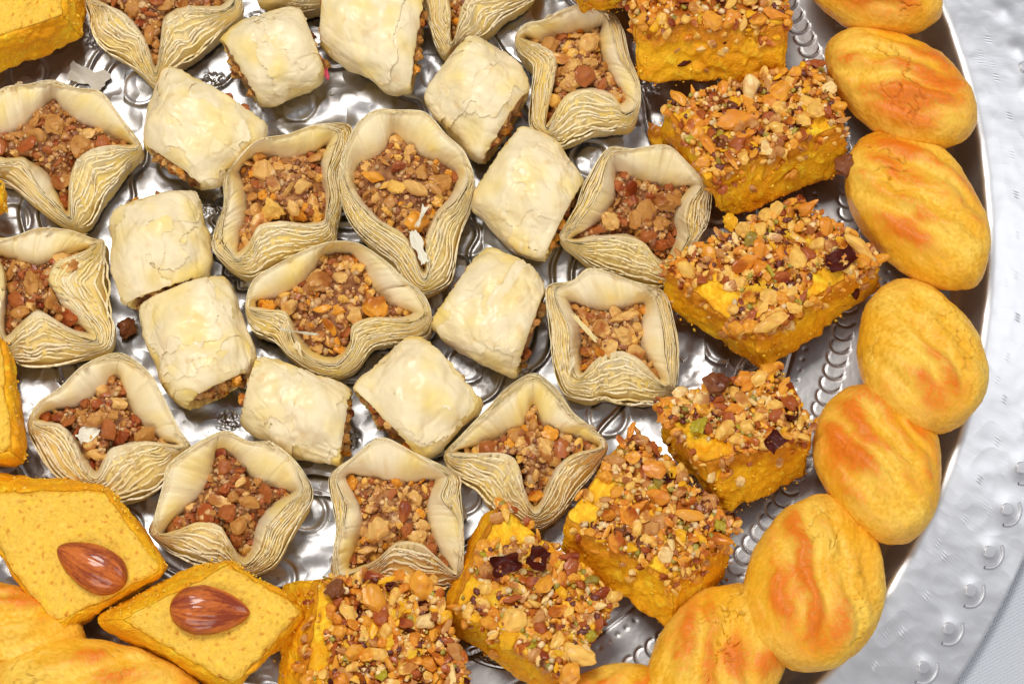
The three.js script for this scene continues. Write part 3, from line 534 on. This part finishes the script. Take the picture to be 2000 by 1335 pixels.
  for (let i = 0; i < n; i++) {
    const s = i < 8 ? rr(38, 54) : i < 28 ? rr(24, 36) : rr(13, 22); let best, far = -1;
    for (let t = 0; t < 8; t++) { const r = Math.sqrt(rnd()) * (i < 8 ? 0.72 : 0.95), w = place(rnd(), r); let d = 1; for (const [o, os] of done) d = Math.min(d, w.distanceTo(o) - (s + os) * MM * 0.4); if (d > far) { far = d; best = w; } }
    done.push([best, s]);
    nut(root, 'nut_piece', rnd() < 0.4 ? pick(LUMP) : pick(CHUNK), nutMat[pick(mixes)], best.clone().add(V(0, s * MM * rr(0.05, 0.25), 0)), s * MM * 1.1, Y, undefined, 1.2);
  }
  crumbs(root, 'nut_crumbs', opt.crumbs ?? 380, () => place(rnd(), Math.sqrt(rnd()) * 0.98).add(V(0, rr(0, 0.001), 0)), [[0.56, 0.27, 0.09], [0.66, 0.36, 0.13], [0.44, 0.17, 0.055], [0.72, 0.46, 0.2], [0.28, 0.09, 0.03]], 0.0007, 0.0032);
  return root;
}
const star = (cx, cy, R, rot) => { const s = []; for (let i = 0; i < 16; i++) { const a = rot + i / 16 * 2 * Math.PI, corner = i % 4 === 0, mid = i % 4 === 2, near = Math.sin(a) > 0.1; const ri = R * (corner ? 0.9 : mid ? 0.5 : 0.62), ro = R * (corner ? 1.08 : 0.94); s.push([cx + ri * Math.cos(a), cy + ri * Math.sin(a), cx + ro * Math.cos(a), cy + ro * Math.sin(a), corner ? 0.4 : near ? 0.08 : 0.9]); } return s; };
cup(1, 'phyllo cup cut off by the top edge beside the orange corner piece', [[304, 130, 302, 168, 0.3], [295, 105, 272, 140, 0.1], [280, 72, 240, 115, 0.05], [262, 45, 205, 95, 0.05], [238, 22, 176, 60, 0.05], [208, 8, 170, 22, 0.1], [190, -5, 166, -8, 0.5], [225, -40, 185, -70, 0.9], [260, -70, 240, -110, 0.9], [300, -95, 300, -125, 0.8], [340, -70, 370, -100, 0.9], [390, -40, 430, -55, 0.9], [440, -5, 470, -8, 0.5], [425, 12, 468, 28, 0.3], [374, 13, 425, 70, 0.05], [335, 22, 382, 105, 0.05], [318, 42, 348, 128, 0.05], [312, 85, 320, 158, 0.1]], { dark: true });
cup(2, 'phyllo cup almost wholly above the top edge between two pale rolls', star(590, -84, 112, 0.785), { n: 24, crumbs: 120 });
cup(3, 'phyllo cup at the top edge behind the pillow-shaped roll, only its pinched lower corner showing', [[884, 80, 872, 108, 0.2], [880, 50, 850, 85, 0.05], [881, 20, 836, 45, 0.05], [872, -25, 817, 0, 0.1], [845, -62, 805, -66, 0.5], [862, -90, 838, -115, 0.9], [885, -110, 870, -145, 0.9], [940, -130, 940, -165, 0.8], [985, -100, 1020, -128, 0.9], [1010, -80, 1045, -98, 0.9], [1025, -58, 1066, -58, 0.5], [975, -35, 1042, -5, 0.1], [925, -20, 992, 28, 0.05], [902, 10, 957, 62, 0.05], [894, 45, 916, 85, 0.1]], { n: 34 });
cup(4, 'phyllo cup partly under the top nut slice, its near wall fanned into many leaves', [[1022, 72, 1006, 72, 0.5], [1060, 84, 1027, 46, 0.9], [1092, 72, 1060, 38, 0.9], [1125, 60, 1105, 16, 0.9], [1155, 60, 1150, 6, 0.9], [1175, 50, 1195, 24, 0.5], [1168, 78, 1216, 56, 0.55], [1178, 115, 1229, 110, 0.6], [1198, 155, 1249, 160, 0.8], [1222, 192, 1251, 205, 0.7], [1212, 204, 1236, 246, 0.3], [1195, 186, 1206, 252, 0.05], [1150, 174, 1165, 257, 0.03], [1108, 184, 1126, 274, 0.03], [1086, 214, 1094, 284, 0.03], [1067, 243, 1068, 268, 0.2], [1073, 205, 1037, 247, 0.1], [1084, 155, 1037, 190, 0.05], [1086, 110, 1038, 130, 0.05], [1058, 88, 1014, 104, 0.05]]);
cup(5, 'phyllo cup with a deep lower point beside the left edge, dark reddish filling', [[102, 190, 100, 156, 0.7], [125, 217, 150, 171, 0.95], [165, 242, 196, 179, 0.95], [215, 268, 233, 224, 0.95], [258, 283, 277, 288, 0.5], [225, 282, 250, 326, 0.05], [178, 290, 219, 370, 0.03], [148, 315, 197, 400, 0.03], [134, 360, 176, 436, 0.05], [131, 415, 148, 449, 0.2], [118, 385, 105, 428, 0.35], [95, 343, 62, 396, 0.45], [50, 310, 14, 357, 0.1], [5, 312, -30, 345, 0.1], [-40, 290, -75, 295, 0.5], [-20, 270, -40, 215, 0.95], [25, 256, 4, 172, 0.95], [68, 222, 54, 164, 0.95]], { dark: true, n: 56 });
cup(6, 'roundish phyllo cup heaped with large yellow nut chunks, upper middle left', [[465, 325, 440, 340, 0.6], [500, 307, 498, 276, 0.95], [560, 305, 560, 262, 0.95], [612, 298, 616, 243, 0.95], [640, 280, 678, 243, 0.5], [627, 315, 690, 275, 0.3], [628, 345, 664, 335, 0.25], [636, 378, 668, 390, 0.2], [635, 415, 657, 445, 0.1], [628, 432, 654, 476, 0.1], [590, 437, 612, 494, 0.03], [545, 432, 562, 510, 0.03], [505, 440, 522, 527, 0.03], [487, 475, 490, 540, 0.05], [465, 495, 454, 528, 0.3], [470, 455, 416, 487, 0.6], [480, 425, 418, 450, 0.7], [477, 370, 436, 400, 0.75]], { n: 54 });
cup(7, 'tall phyllo cup with a long pinched lower point and a pale shard standing in it', [[770, 260, 772, 214, 0.85], [800, 284, 830, 219, 0.95], [830, 305, 873, 264, 0.95], [870, 320, 906, 295, 0.9], [893, 345, 927, 350, 0.6], [880, 385, 919, 405, 0.25], [855, 415, 902, 446, 0.05], [836, 455, 890, 502, 0.03], [830, 500, 878, 548, 0.05], [828, 528, 830, 573, 0.3], [810, 492, 790, 552, 0.03], [785, 455, 762, 510, 0.03], [740, 428, 714, 470, 0.05], [705, 390, 678, 422, 0.15], [692, 355, 660, 355, 0.5], [697, 325, 671, 294, 0.8], [728, 308, 699, 239, 0.9], [752, 285, 735, 214, 0.95]], { n: 52 });
cup(8, 'phyllo cup with red roasted chunks, left of the largest nut slice', [[1203, 335, 1187, 289, 0.6], [1235, 347, 1236, 290, 0.95], [1285, 360, 1302, 283, 0.95], [1320, 366, 1346, 320, 0.95], [1350, 362, 1386, 365, 0.5], [1325, 392, 1387, 400, 0.35], [1317, 420, 1379, 440, 0.35], [1322, 460, 1360, 475, 0.5], [1300, 508, 1312, 540, 0.4], [1280, 500, 1290, 556, 0.03], [1255, 470, 1240, 549, 0.03], [1215, 460, 1190, 532, 0.03], [1165, 463, 1145, 510, 0.05], [1115, 468, 1095, 466, 0.4], [1150, 448, 1104, 440, 0.55], [1180, 425, 1127, 400, 0.55], [1200, 385, 1146, 350, 0.45]], { dark: true, n: 44 });
cup(9, 'phyllo cup at the left edge with its right wall folded in to a blunt point', [[165, 490, 205, 471, 0.4], [118, 507, 211, 515, 0.05], [94, 545, 209, 555, 0.03], [106, 585, 213, 600, 0.2], [135, 622, 223, 640, 0.4], [168, 648, 209, 683, 0.4], [120, 632, 150, 700, 0.05], [75, 607, 95, 710, 0.03], [45, 628, 45, 710, 0.03], [12, 658, 10, 692, 0.3], [8, 620, -40, 640, 0.2], [13, 570, -60, 570, 0.1], [5, 520, -50, 510, 0.1], [-10, 500, -40, 470, 0.5], [30, 508, 20, 463, 0.95], [70, 520, 75, 445, 0.95], [110, 508, 135, 449, 0.95], [145, 495, 180, 465, 0.9]], { dark: true, gold: 0.1 });
cup(10, 'wide arched phyllo cup in the very middle of the left half, big pale chunks', [[493, 596, 479, 600, 0.5], [535, 582, 494, 547, 0.95], [575, 562, 549, 511, 0.95], [612, 530, 604, 484, 0.95], [632, 496, 650, 471, 0.95], [680, 492, 700, 475, 0.95], [712, 525, 756, 511, 0.9], [732, 565, 791, 545, 0.9], [765, 595, 826, 572, 0.8], [805, 612, 843, 610, 0.6], [775, 622, 836, 656, 0.05], [730, 619, 776, 667, 0.03], [688, 635, 730, 677, 0.03], [682, 672, 697, 717, 0.05], [655, 698, 655, 735, 0.3], [615, 688, 604, 721, 0.35], [585, 660, 563, 694, 0.3], [568, 625, 533, 662, 0.1], [550, 606, 493, 646, 0.03]], { n: 58 });
cup(11, 'squarish phyllo cup touching two nut slices, lower wall bent in', [[1115, 592, 1067, 561, 0.6], [1150, 604, 1119, 547, 0.95], [1190, 608, 1155, 523, 0.95], [1230, 600, 1236, 548, 0.95], [1258, 592, 1296, 569, 0.5], [1253, 640, 1317, 625, 0.6], [1256, 690, 1325, 690, 0.6], [1290, 742, 1319, 760, 0.5], [1260, 712, 1280, 787, 0.05], [1222, 687, 1220, 784, 0.03], [1185, 688, 1180, 777, 0.03], [1155, 710, 1156, 785, 0.03], [1137, 728, 1103, 767, 0.2], [1136, 690, 1079, 705, 0.35], [1134, 640, 1074, 640, 0.35]], {});
cup(12, 'phyllo cup beside the yellow slab on the left, a white flake on its filling', [[230, 733, 233, 689, 0.7], [250, 785, 291, 727, 0.9], [275, 825, 326, 790, 0.9], [310, 858, 351, 840, 0.9], [345, 869, 371, 872, 0.5], [300, 862, 346, 909, 0.05], [255, 864, 306, 954, 0.05], [212, 876, 256, 980, 0.05], [190, 920, 190, 982, 0.2], [175, 905, 145, 952, 0.3], [150, 862, 104, 926, 0.1], [115, 828, 69, 871, 0.03], [80, 818, 53, 828, 0.5], [110, 800, 74, 785, 0.9], [155, 790, 115, 757, 0.9], [200, 758, 165, 711, 0.95]], { dark: true });
cup(13, 'phyllo cup directly behind the almond diamonds, shaped like a four-pointed star', [[425, 880, 430, 842, 0.8], [462, 895, 486, 861, 0.9], [490, 930, 531, 864, 0.9], [530, 950, 576, 899, 0.9], [570, 962, 608, 950, 0.5], [530, 985, 603, 990, 0.35], [503, 1025, 566, 1050, 0.25], [493, 1065, 537, 1100, 0.25], [475, 1090, 480, 1125, 0.3], [450, 1058, 440, 1117, 0.03], [425, 1025, 390, 1102, 0.03], [375, 1022, 344, 1084, 0.03], [318, 1042, 292, 1042, 0.4], [355, 1000, 302, 1005, 0.9], [390, 965, 317, 950, 0.9], [412, 925, 334, 900, 0.9]], { dark: true });
cup(14, 'square phyllo cup directly behind the bottom nut slices, thin tall walls', [[678, 932, 644, 930, 0.6], [715, 930, 689, 892, 0.95], [760, 938, 745, 854, 0.95], [805, 940, 811, 884, 0.95], [850, 935, 893, 925, 0.5], [838, 975, 898, 965, 0.35], [836, 1015, 904, 1010, 0.8], [855, 1075, 906, 1070, 0.8], [885, 1115, 901, 1130, 0.4], [850, 1085, 870, 1147, 0.03], [815, 1058, 815, 1147, 0.05], [775, 1058, 760, 1142, 0.05], [735, 1092, 715, 1142, 0.05], [680, 1112, 649, 1135, 0.4], [695, 1070, 651, 1075, 0.8], [708, 1025, 656, 1030, 0.7], [700, 985, 649, 985, 0.45]], { n: 58 });
cup(15, 'sharply four-pointed phyllo cup behind the lower nut slices, right of the smooth roll', [[1042, 790, 1042, 729, 0.8], [1058, 828, 1086, 757, 0.8], [1085, 845, 1119, 804, 0.8], [1130, 858, 1156, 834, 0.8], [1168, 872, 1187, 868, 0.5], [1130, 884, 1173, 906, 0.05], [1092, 905, 1131, 957, 0.1], [1068, 945, 1096, 1006, 0.15], [1045, 990, 1050, 1030, 0.3], [1025, 955, 1000, 1012, 0.05], [1012, 905, 955, 992, 0.03], [985, 885, 930, 957, 0.03], [930, 884, 884, 926, 0.03], [890, 882, 867, 888, 0.4], [945, 868, 899, 851, 0.85], [985, 848, 949, 799, 0.8], [1020, 836, 989, 757, 0.8]], { gold: 0.1 });

// ---------------------------------------------------------------- smooth phyllo rolls
function roll(k, label, Q, opt = {}) {
  // Q: four corners; first two and last two bound the cut ends
  const H = opt.h ?? 0.0275, q = Q.map(([x, y]) => P(x, y, 0.0125)), mid = q.reduce((a, b) => a.clone().add(b)).multiplyScalar(0.25);
  const root = thing('phyllo_roll', mid.clone().setY(0), label, 'pastry', 'smooth cream phyllo rolls with nut filling at the cut ends');
  const side0 = (t) => q[0].clone().lerp(q[3], t), side1 = (t) => q[1].clone().lerp(q[2], t), axis = q[3].clone().add(q[2]).sub(q[0]).sub(q[1]).setY(0), len = axis.length() / 2; axis.normalize();
  const se = (v, e) => Math.sign(v) * Math.pow(Math.abs(v), e);
  function at(phi, t, grow = 0, scale = 1) {
    const s0 = side0(t), s1 = side1(t), c = s0.clone().add(s1).multiplyScalar(0.5), w = s1.clone().sub(s0).multiplyScalar(0.5), W = w.length(), wd = w.clone().setY(0).normalize();
    const cp = Math.cos(phi), sp = Math.sin(phi), ed = Math.min(t, 1 - t);
    const puff = 1 + 0.04 * Math.sin(Math.PI * t) - 0.13 * Math.exp(-Math.max(ed, 0) / 0.09) + 0.03 * N3(t * 3, Math.cos(phi) * 1.5 + k, Math.sin(phi) * 1.5);
    const ph = puff - 0.14 * Math.exp(-Math.max(ed, 0) / 0.09);
    let x = W * se(cp, 0.9) * puff * scale, y = H * 0.5 * se(sp, 1.0) * ph * scale;
    if (sp > 0) y += 0.0032 * (1 - Math.pow(Math.abs(cp), 2)) * (Math.sin(Math.PI * clamp(t, 0, 1)) - 0.35) * scale;
    const p = c.clone().addScaledVector(wd, x); p.y = H * 0.5 * (scale < 1 ? 1 : 1) + y;
    const n1 = fbm(p.x * 60 + k * 3, p.y * 60, p.z * 60, 2), n2 = fbm(p.x * 170, p.y * 170, p.z * 170 + k, 3);
    // long low creases along the roll
    const cr = Math.abs(fbm(cp * 2.2 + k, sp * 2.2, t * 2.2, 2)), nn = wd.clone().multiplyScalar(cp).add(V(0, sp, 0)).normalize();
    p.addScaledVector(nn, 0.0024 * n1 + 0.00045 * n2 + 0.0005 * Math.abs(fbm(p.x * 120 + 9, p.y * 120, p.z * 120 + k, 2)) - 0.0003 * Math.exp(-cr * cr / 0.004) + grow);
    p.y = Math.max(p.y, 0.0003);
    return p;
  }
  const NT = 64, NP = 120, rag = (phi, e) => 0.020 * N3(Math.cos(phi) * 6 + k, Math.sin(phi) * 6, e * 7) + 0.016 * N3(Math.cos(phi) * 17 + k, Math.sin(phi) * 17, e * 3);
  const rows = []; rows.push([0.06, 0.70], [0.025, 0.84], [0.006, 0.93]); for (let j = 0; j <= NT; j++) rows.push([j / NT, 1]); rows.push([0.994, 0.93], [0.975, 0.84], [0.94, 0.70]);
  const shell = grid(NP, rows.length, (u, v, i, j) => {
    const phi = u * 2 * Math.PI; let [t, sc] = rows[j];
    const e0 = rag(phi, 0), e1 = rag(phi, 1); t = t + e0 * (1 - smoothstep(t, 0, 0.3)) - e1 * smoothstep(t, 0.7, 1);
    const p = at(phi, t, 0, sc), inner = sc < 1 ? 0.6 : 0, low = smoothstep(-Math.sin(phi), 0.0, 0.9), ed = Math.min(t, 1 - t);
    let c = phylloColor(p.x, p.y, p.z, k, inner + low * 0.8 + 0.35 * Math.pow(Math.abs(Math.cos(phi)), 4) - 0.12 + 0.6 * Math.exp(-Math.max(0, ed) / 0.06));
    if (sc < 1) c = mix3(c, F_TOAST, sc < 0.9 ? 0.75 : 0.35);
    return [p, c, t * len + 0.1, u * 0.1];
  }, true);
  part(root, 'phyllo_shell', shell, M.phyllo);
  // what the cut ends show
  [0, 1].forEach((e) => {
    const g = grid(48, 9, (u, v) => {
      const phi = u * 2 * Math.PI, p = at(phi, e ? 0.955 : 0.045, 0, Math.max(0.001, 0.86 * v)), n = fbm(p.x * 260, p.y * 260, p.z * 260 + k, 2);
      p.addScaledVector(axis, (e ? 1 : -1) * (0.0020 * (1 - v) + 0.0016 * n));
      return [p, mix3([0.26, 0.10, 0.04], [0.58, 0.31, 0.12], smoothstep(n, -0.4, 0.6)), p.x + p.z, p.y];
    }, true);
    part(root, 'nut_filling', g, M.filling);
    const n = opt.show === e || opt.show === 2 ? 15 : 5;
    for (let i = 0; i < n; i++) {
      const p = at(rr(0, 6.28), e ? 0.965 : 0.035, 0, 0.74 * Math.sqrt(rnd())); p.addScaledVector(axis, (e ? 1 : -1) * rr(0.0003, 0.0024));
      nut(root, 'nut_piece', pick(LUMP), nutMat[pick(['walnut', 'walnut_red', 'walnut', 'golden', 'walnut_pale'])], p, rr(12, 28) * MM, Y, undefined, 1.5);
    }
  });
  // torn sheets lying on the shell
  const sheets = opt.sheets ?? 6;
  for (let s = 0; s < sheets; s++) {
    const c0 = 0.30 + 0.4 * rnd(), t0 = rr(0.15, 0.85), dphi = rr(0.5, 1.4), dt = rr(0.22, 0.6), nu = 64, nv = 54, keep = [];
    const lift = 0.00022 + 0.00013 * s, g = grid(nu, nv, (u, v, i, j) => {
      const phi = Math.PI * c0 + (u - 0.5) * 2 * dphi, t = clamp(t0 + (v - 0.5) * 2 * dt, 0.0, 1.0);
      const a = (u - 0.5) * 2, b = (v - 0.5) * 2, m = 0.82 - Math.pow(Math.pow(Math.abs(a), 3) + Math.pow(Math.abs(b), 3), 1 / 3) + 0.55 * fbm(u * 3 + s * 9, v * 3, k, 2) + 0.06 * N3(u * 16, v * 16, k + s);
      keep.push(m);
      const edge = 1 - smoothstep(m, 0, 0.14), p = at(phi, t, lift + 0.0006 * edge * Math.max(0, N3(u * 7, v * 7, s)) + (t <= 0.005 || t >= 0.995 ? -0.0003 : 0));
      const c = phylloColor(p.x, p.y, p.z, k + 20 + s * 5, -0.22 + 0.2 * N3(s, k) + 0.5 * smoothstep(Math.abs(Math.cos(phi)), 0.8, 1) * 0.6);
      return [p, mul3(c, 1.03), t * len + 0.3, u * 0.05];
    });
    const idx = []; for (let j = 0; j < nv - 1; j++) for (let i = 0; i < nu - 1; i++) { const a = j * nu + i, b = a + 1, c = a + nu, d = c + 1; if (keep[a] > 0 && keep[b] > 0 && keep[d] > 0) idx.push(a, b, d); if (keep[a] > 0 && keep[d] > 0 && keep[c] > 0) idx.push(a, d, c); }
    if (idx.length < 60) continue;
    g.setIndex(idx); g.computeVertexNormals(); part(root, 'phyllo_flake', g, M.flake);
  }
}
roll(1, 'phyllo roll left of the pink petal bit, cut end showing at its left', [[512, 214], [424, 72], [585, 18], [640, 158]], { show: 0 });
roll(2, 'large tall phyllo roll cut off by the top edge, next to the pink petal bit', [[838, -30], [800, 200], [625, 105], [640, -60]], { show: 0, h: 0.030 });
roll(3, 'pillow-shaped phyllo roll standing on a corner, between two cups near the top', [[940, 326], [1040, 172], [932, 64], [822, 202]], { show: 0 });
roll(4, 'broad phyllo roll with an upper left flap and brown lower left end', [[278, 288], [405, 376], [540, 258], [318, 128]], { show: 0 });
roll(5, 'phyllo roll tilted between two cups, right of the tall pinched cup', [[1056, 524], [1144, 352], [1030, 242], [912, 402]], { show: 0 });
roll(6, 'phyllo roll left of the middle, overlapped below by another roll', [[236, 606], [420, 545], [392, 376], [214, 420]], { show: 0 });
roll(7, 'phyllo roll with a spiky upper edge and filling spilling at its lower right', [[352, 806], [508, 722], [446, 540], [264, 606]], { show: 0 });
roll(8, 'large smooth phyllo roll in the centre of the photo', [[1002, 752], [1070, 560], [956, 478], [836, 645]], { show: 0 });
roll(9, 'phyllo roll in the lower middle with cut ends at left and right', [[468, 842], [506, 702], [688, 758], [664, 922]], { show: 2 });
roll(10, 'wrinkled phyllo roll with a white torn patch at its lower right', [[688, 762], [822, 902], [950, 796], [812, 650]], { show: 0, sheets: 6 });

// ---------------------------------------------------------------- loose bits
function looseFlake(name, label, px, py, h, w, l, deg, pitch, col, category = 'flake') {
  const c = P(px, py, h), a = deg * Math.PI / 180, fx = V(Math.cos(a) * Math.cos(pitch), Math.sin(pitch), Math.sin(a) * Math.cos(pitch)), sz = V(-Math.sin(a), 0, Math.cos(a)), up = new THREE.Vector3().crossVectors(sz, fx);
  const faces = [];
  const sheet = (s) => grid(18, 12, (u, v) => { const x = (u - 0.5) * l * MM * (1 - 0.25 * N3(v * 3, px)), z = (v - 0.5) * w * MM * (0.75 + 0.7 * N3(u * 2.6, py) + 0.2 * N3(u * 9, px)); const b = 0.0012 * N3(u * 2 + px, v * 2) + 0.0018 * (u - 0.5) * (u - 0.5); const k = 1 + 0.1 * N3(u * 5, v * 5, px); return [c.clone().addScaledVector(fx, x).addScaledVector(sz, z).addScaledVector(up, b + s), mul3(col, k), u * 0.01, v * 0.01]; });
  const o = new THREE.Mesh(mergeGeometries([sheet(0.00008), sheet(-0.00008)]), M.flake); o.name = numbered(name); o.geometry.translate(-c.x, -c.y, -c.z); o.position.copy(c); o.castShadow = o.receiveShadow = true; scene.add(o);
  return tag(o, label, category);
}
const WHITE = [0.80, 0.74, 0.58];
looseFlake('phyllo_shard', 'narrow white phyllo shard standing up in the tall pinched cup', 822, 424, 0.026, 13, 56, 108, 0.35, WHITE);
looseFlake('phyllo_shard', 'broad white phyllo shard hanging over the lower wall of the tall cup', 818, 482, 0.025, 30, 64, 68, -0.3, WHITE);
looseFlake('phyllo_shard', 'white triangular phyllo flake on the filling of the lower left cup', 170, 846, 0.021, 32, 42, 140, 0.2, WHITE);
looseFlake('phyllo_shard', 'thin curled phyllo strand over the left wall of the arched cup', 584, 648, 0.026, 7, 72, 8, 0.0, WHITE);
looseFlake('phyllo_shard', 'limp yellow phyllo strip over the filling of the squarish cup', 1142, 640, 0.024, 12, 66, 48, -0.1, [0.8, 0.64, 0.3]);
looseFlake('phyllo_shard', 'clear soaked phyllo flake lying on the tray below the orange corner piece', 172, 150, 0.002, 46, 82, 20, 0, [0.62, 0.58, 0.5]);
looseFlake('phyllo_shard', 'small grey phyllo flake on the tray right of the square cup', 903, 1000, 0.003, 18, 34, 70, 0, [0.5, 0.44, 0.34]);
looseFlake('petal_bit', 'tiny bright pink petal bit wedged between the two top rolls', 638, 146, 0.016, 11, 30, 80, 0.3, [0.6, 0.07, 0.12], 'petal');
function looseBit(name, label, px, py, h, size, mat, geo, sc = [1, 0.8, 0.9], category = 'nut') {
  const m = new THREE.Mesh(geo, mat); m.name = numbered(name); m.position.copy(P(px, py, h)); m.scale.set(size * MM * sc[0], size * MM * sc[1], size * MM * sc[2]); m.rotation.set(0.2, px, 0.1); m.castShadow = m.receiveShadow = true; scene.add(m); return tag(m, label, category);
}
looseBit('loose_nut', 'dark brown nut on the tray between two rolls and a cup on the left', 246, 636, 0.004, 52, nutMat.brown, LUMP[3]);
looseBit('loose_nut', 'orange nut half on the tray under the fanned phyllo cup', 1187, 255, 0.0035, 34, nutMat.orange, LUMP[5], [1, 0.7, 0.8]);
looseBit('loose_nut', 'small yellow nut crumb on the tray above the lower left cup', 208, 688, 0.003, 16, nutMat.golden, CHUNK[4]);
looseBit('cake_crumb', 'rough yellow cake crumb left of the second nut slice', 1284, 266, 0.005, 62, nutMat.yolk, LUMP[8], [1, 0.5, 0.8], 'crumb');
looseBit('cake_crumb', 'bright yellow cake crumb on top of the largest nut slice', 1428, 436, 0.033, 40, nutMat.yolk, LUMP[9], [1, 0.8, 0.9], 'crumb');
looseBit('cake_crumb', 'small yellow crumb stuck at the torn corner of a finger biscuit', 1600, 828, 0.018, 36, nutMat.yolk, LUMP[10], [1, 0.8, 0.9], 'crumb');

renderer.render(scene, camera);
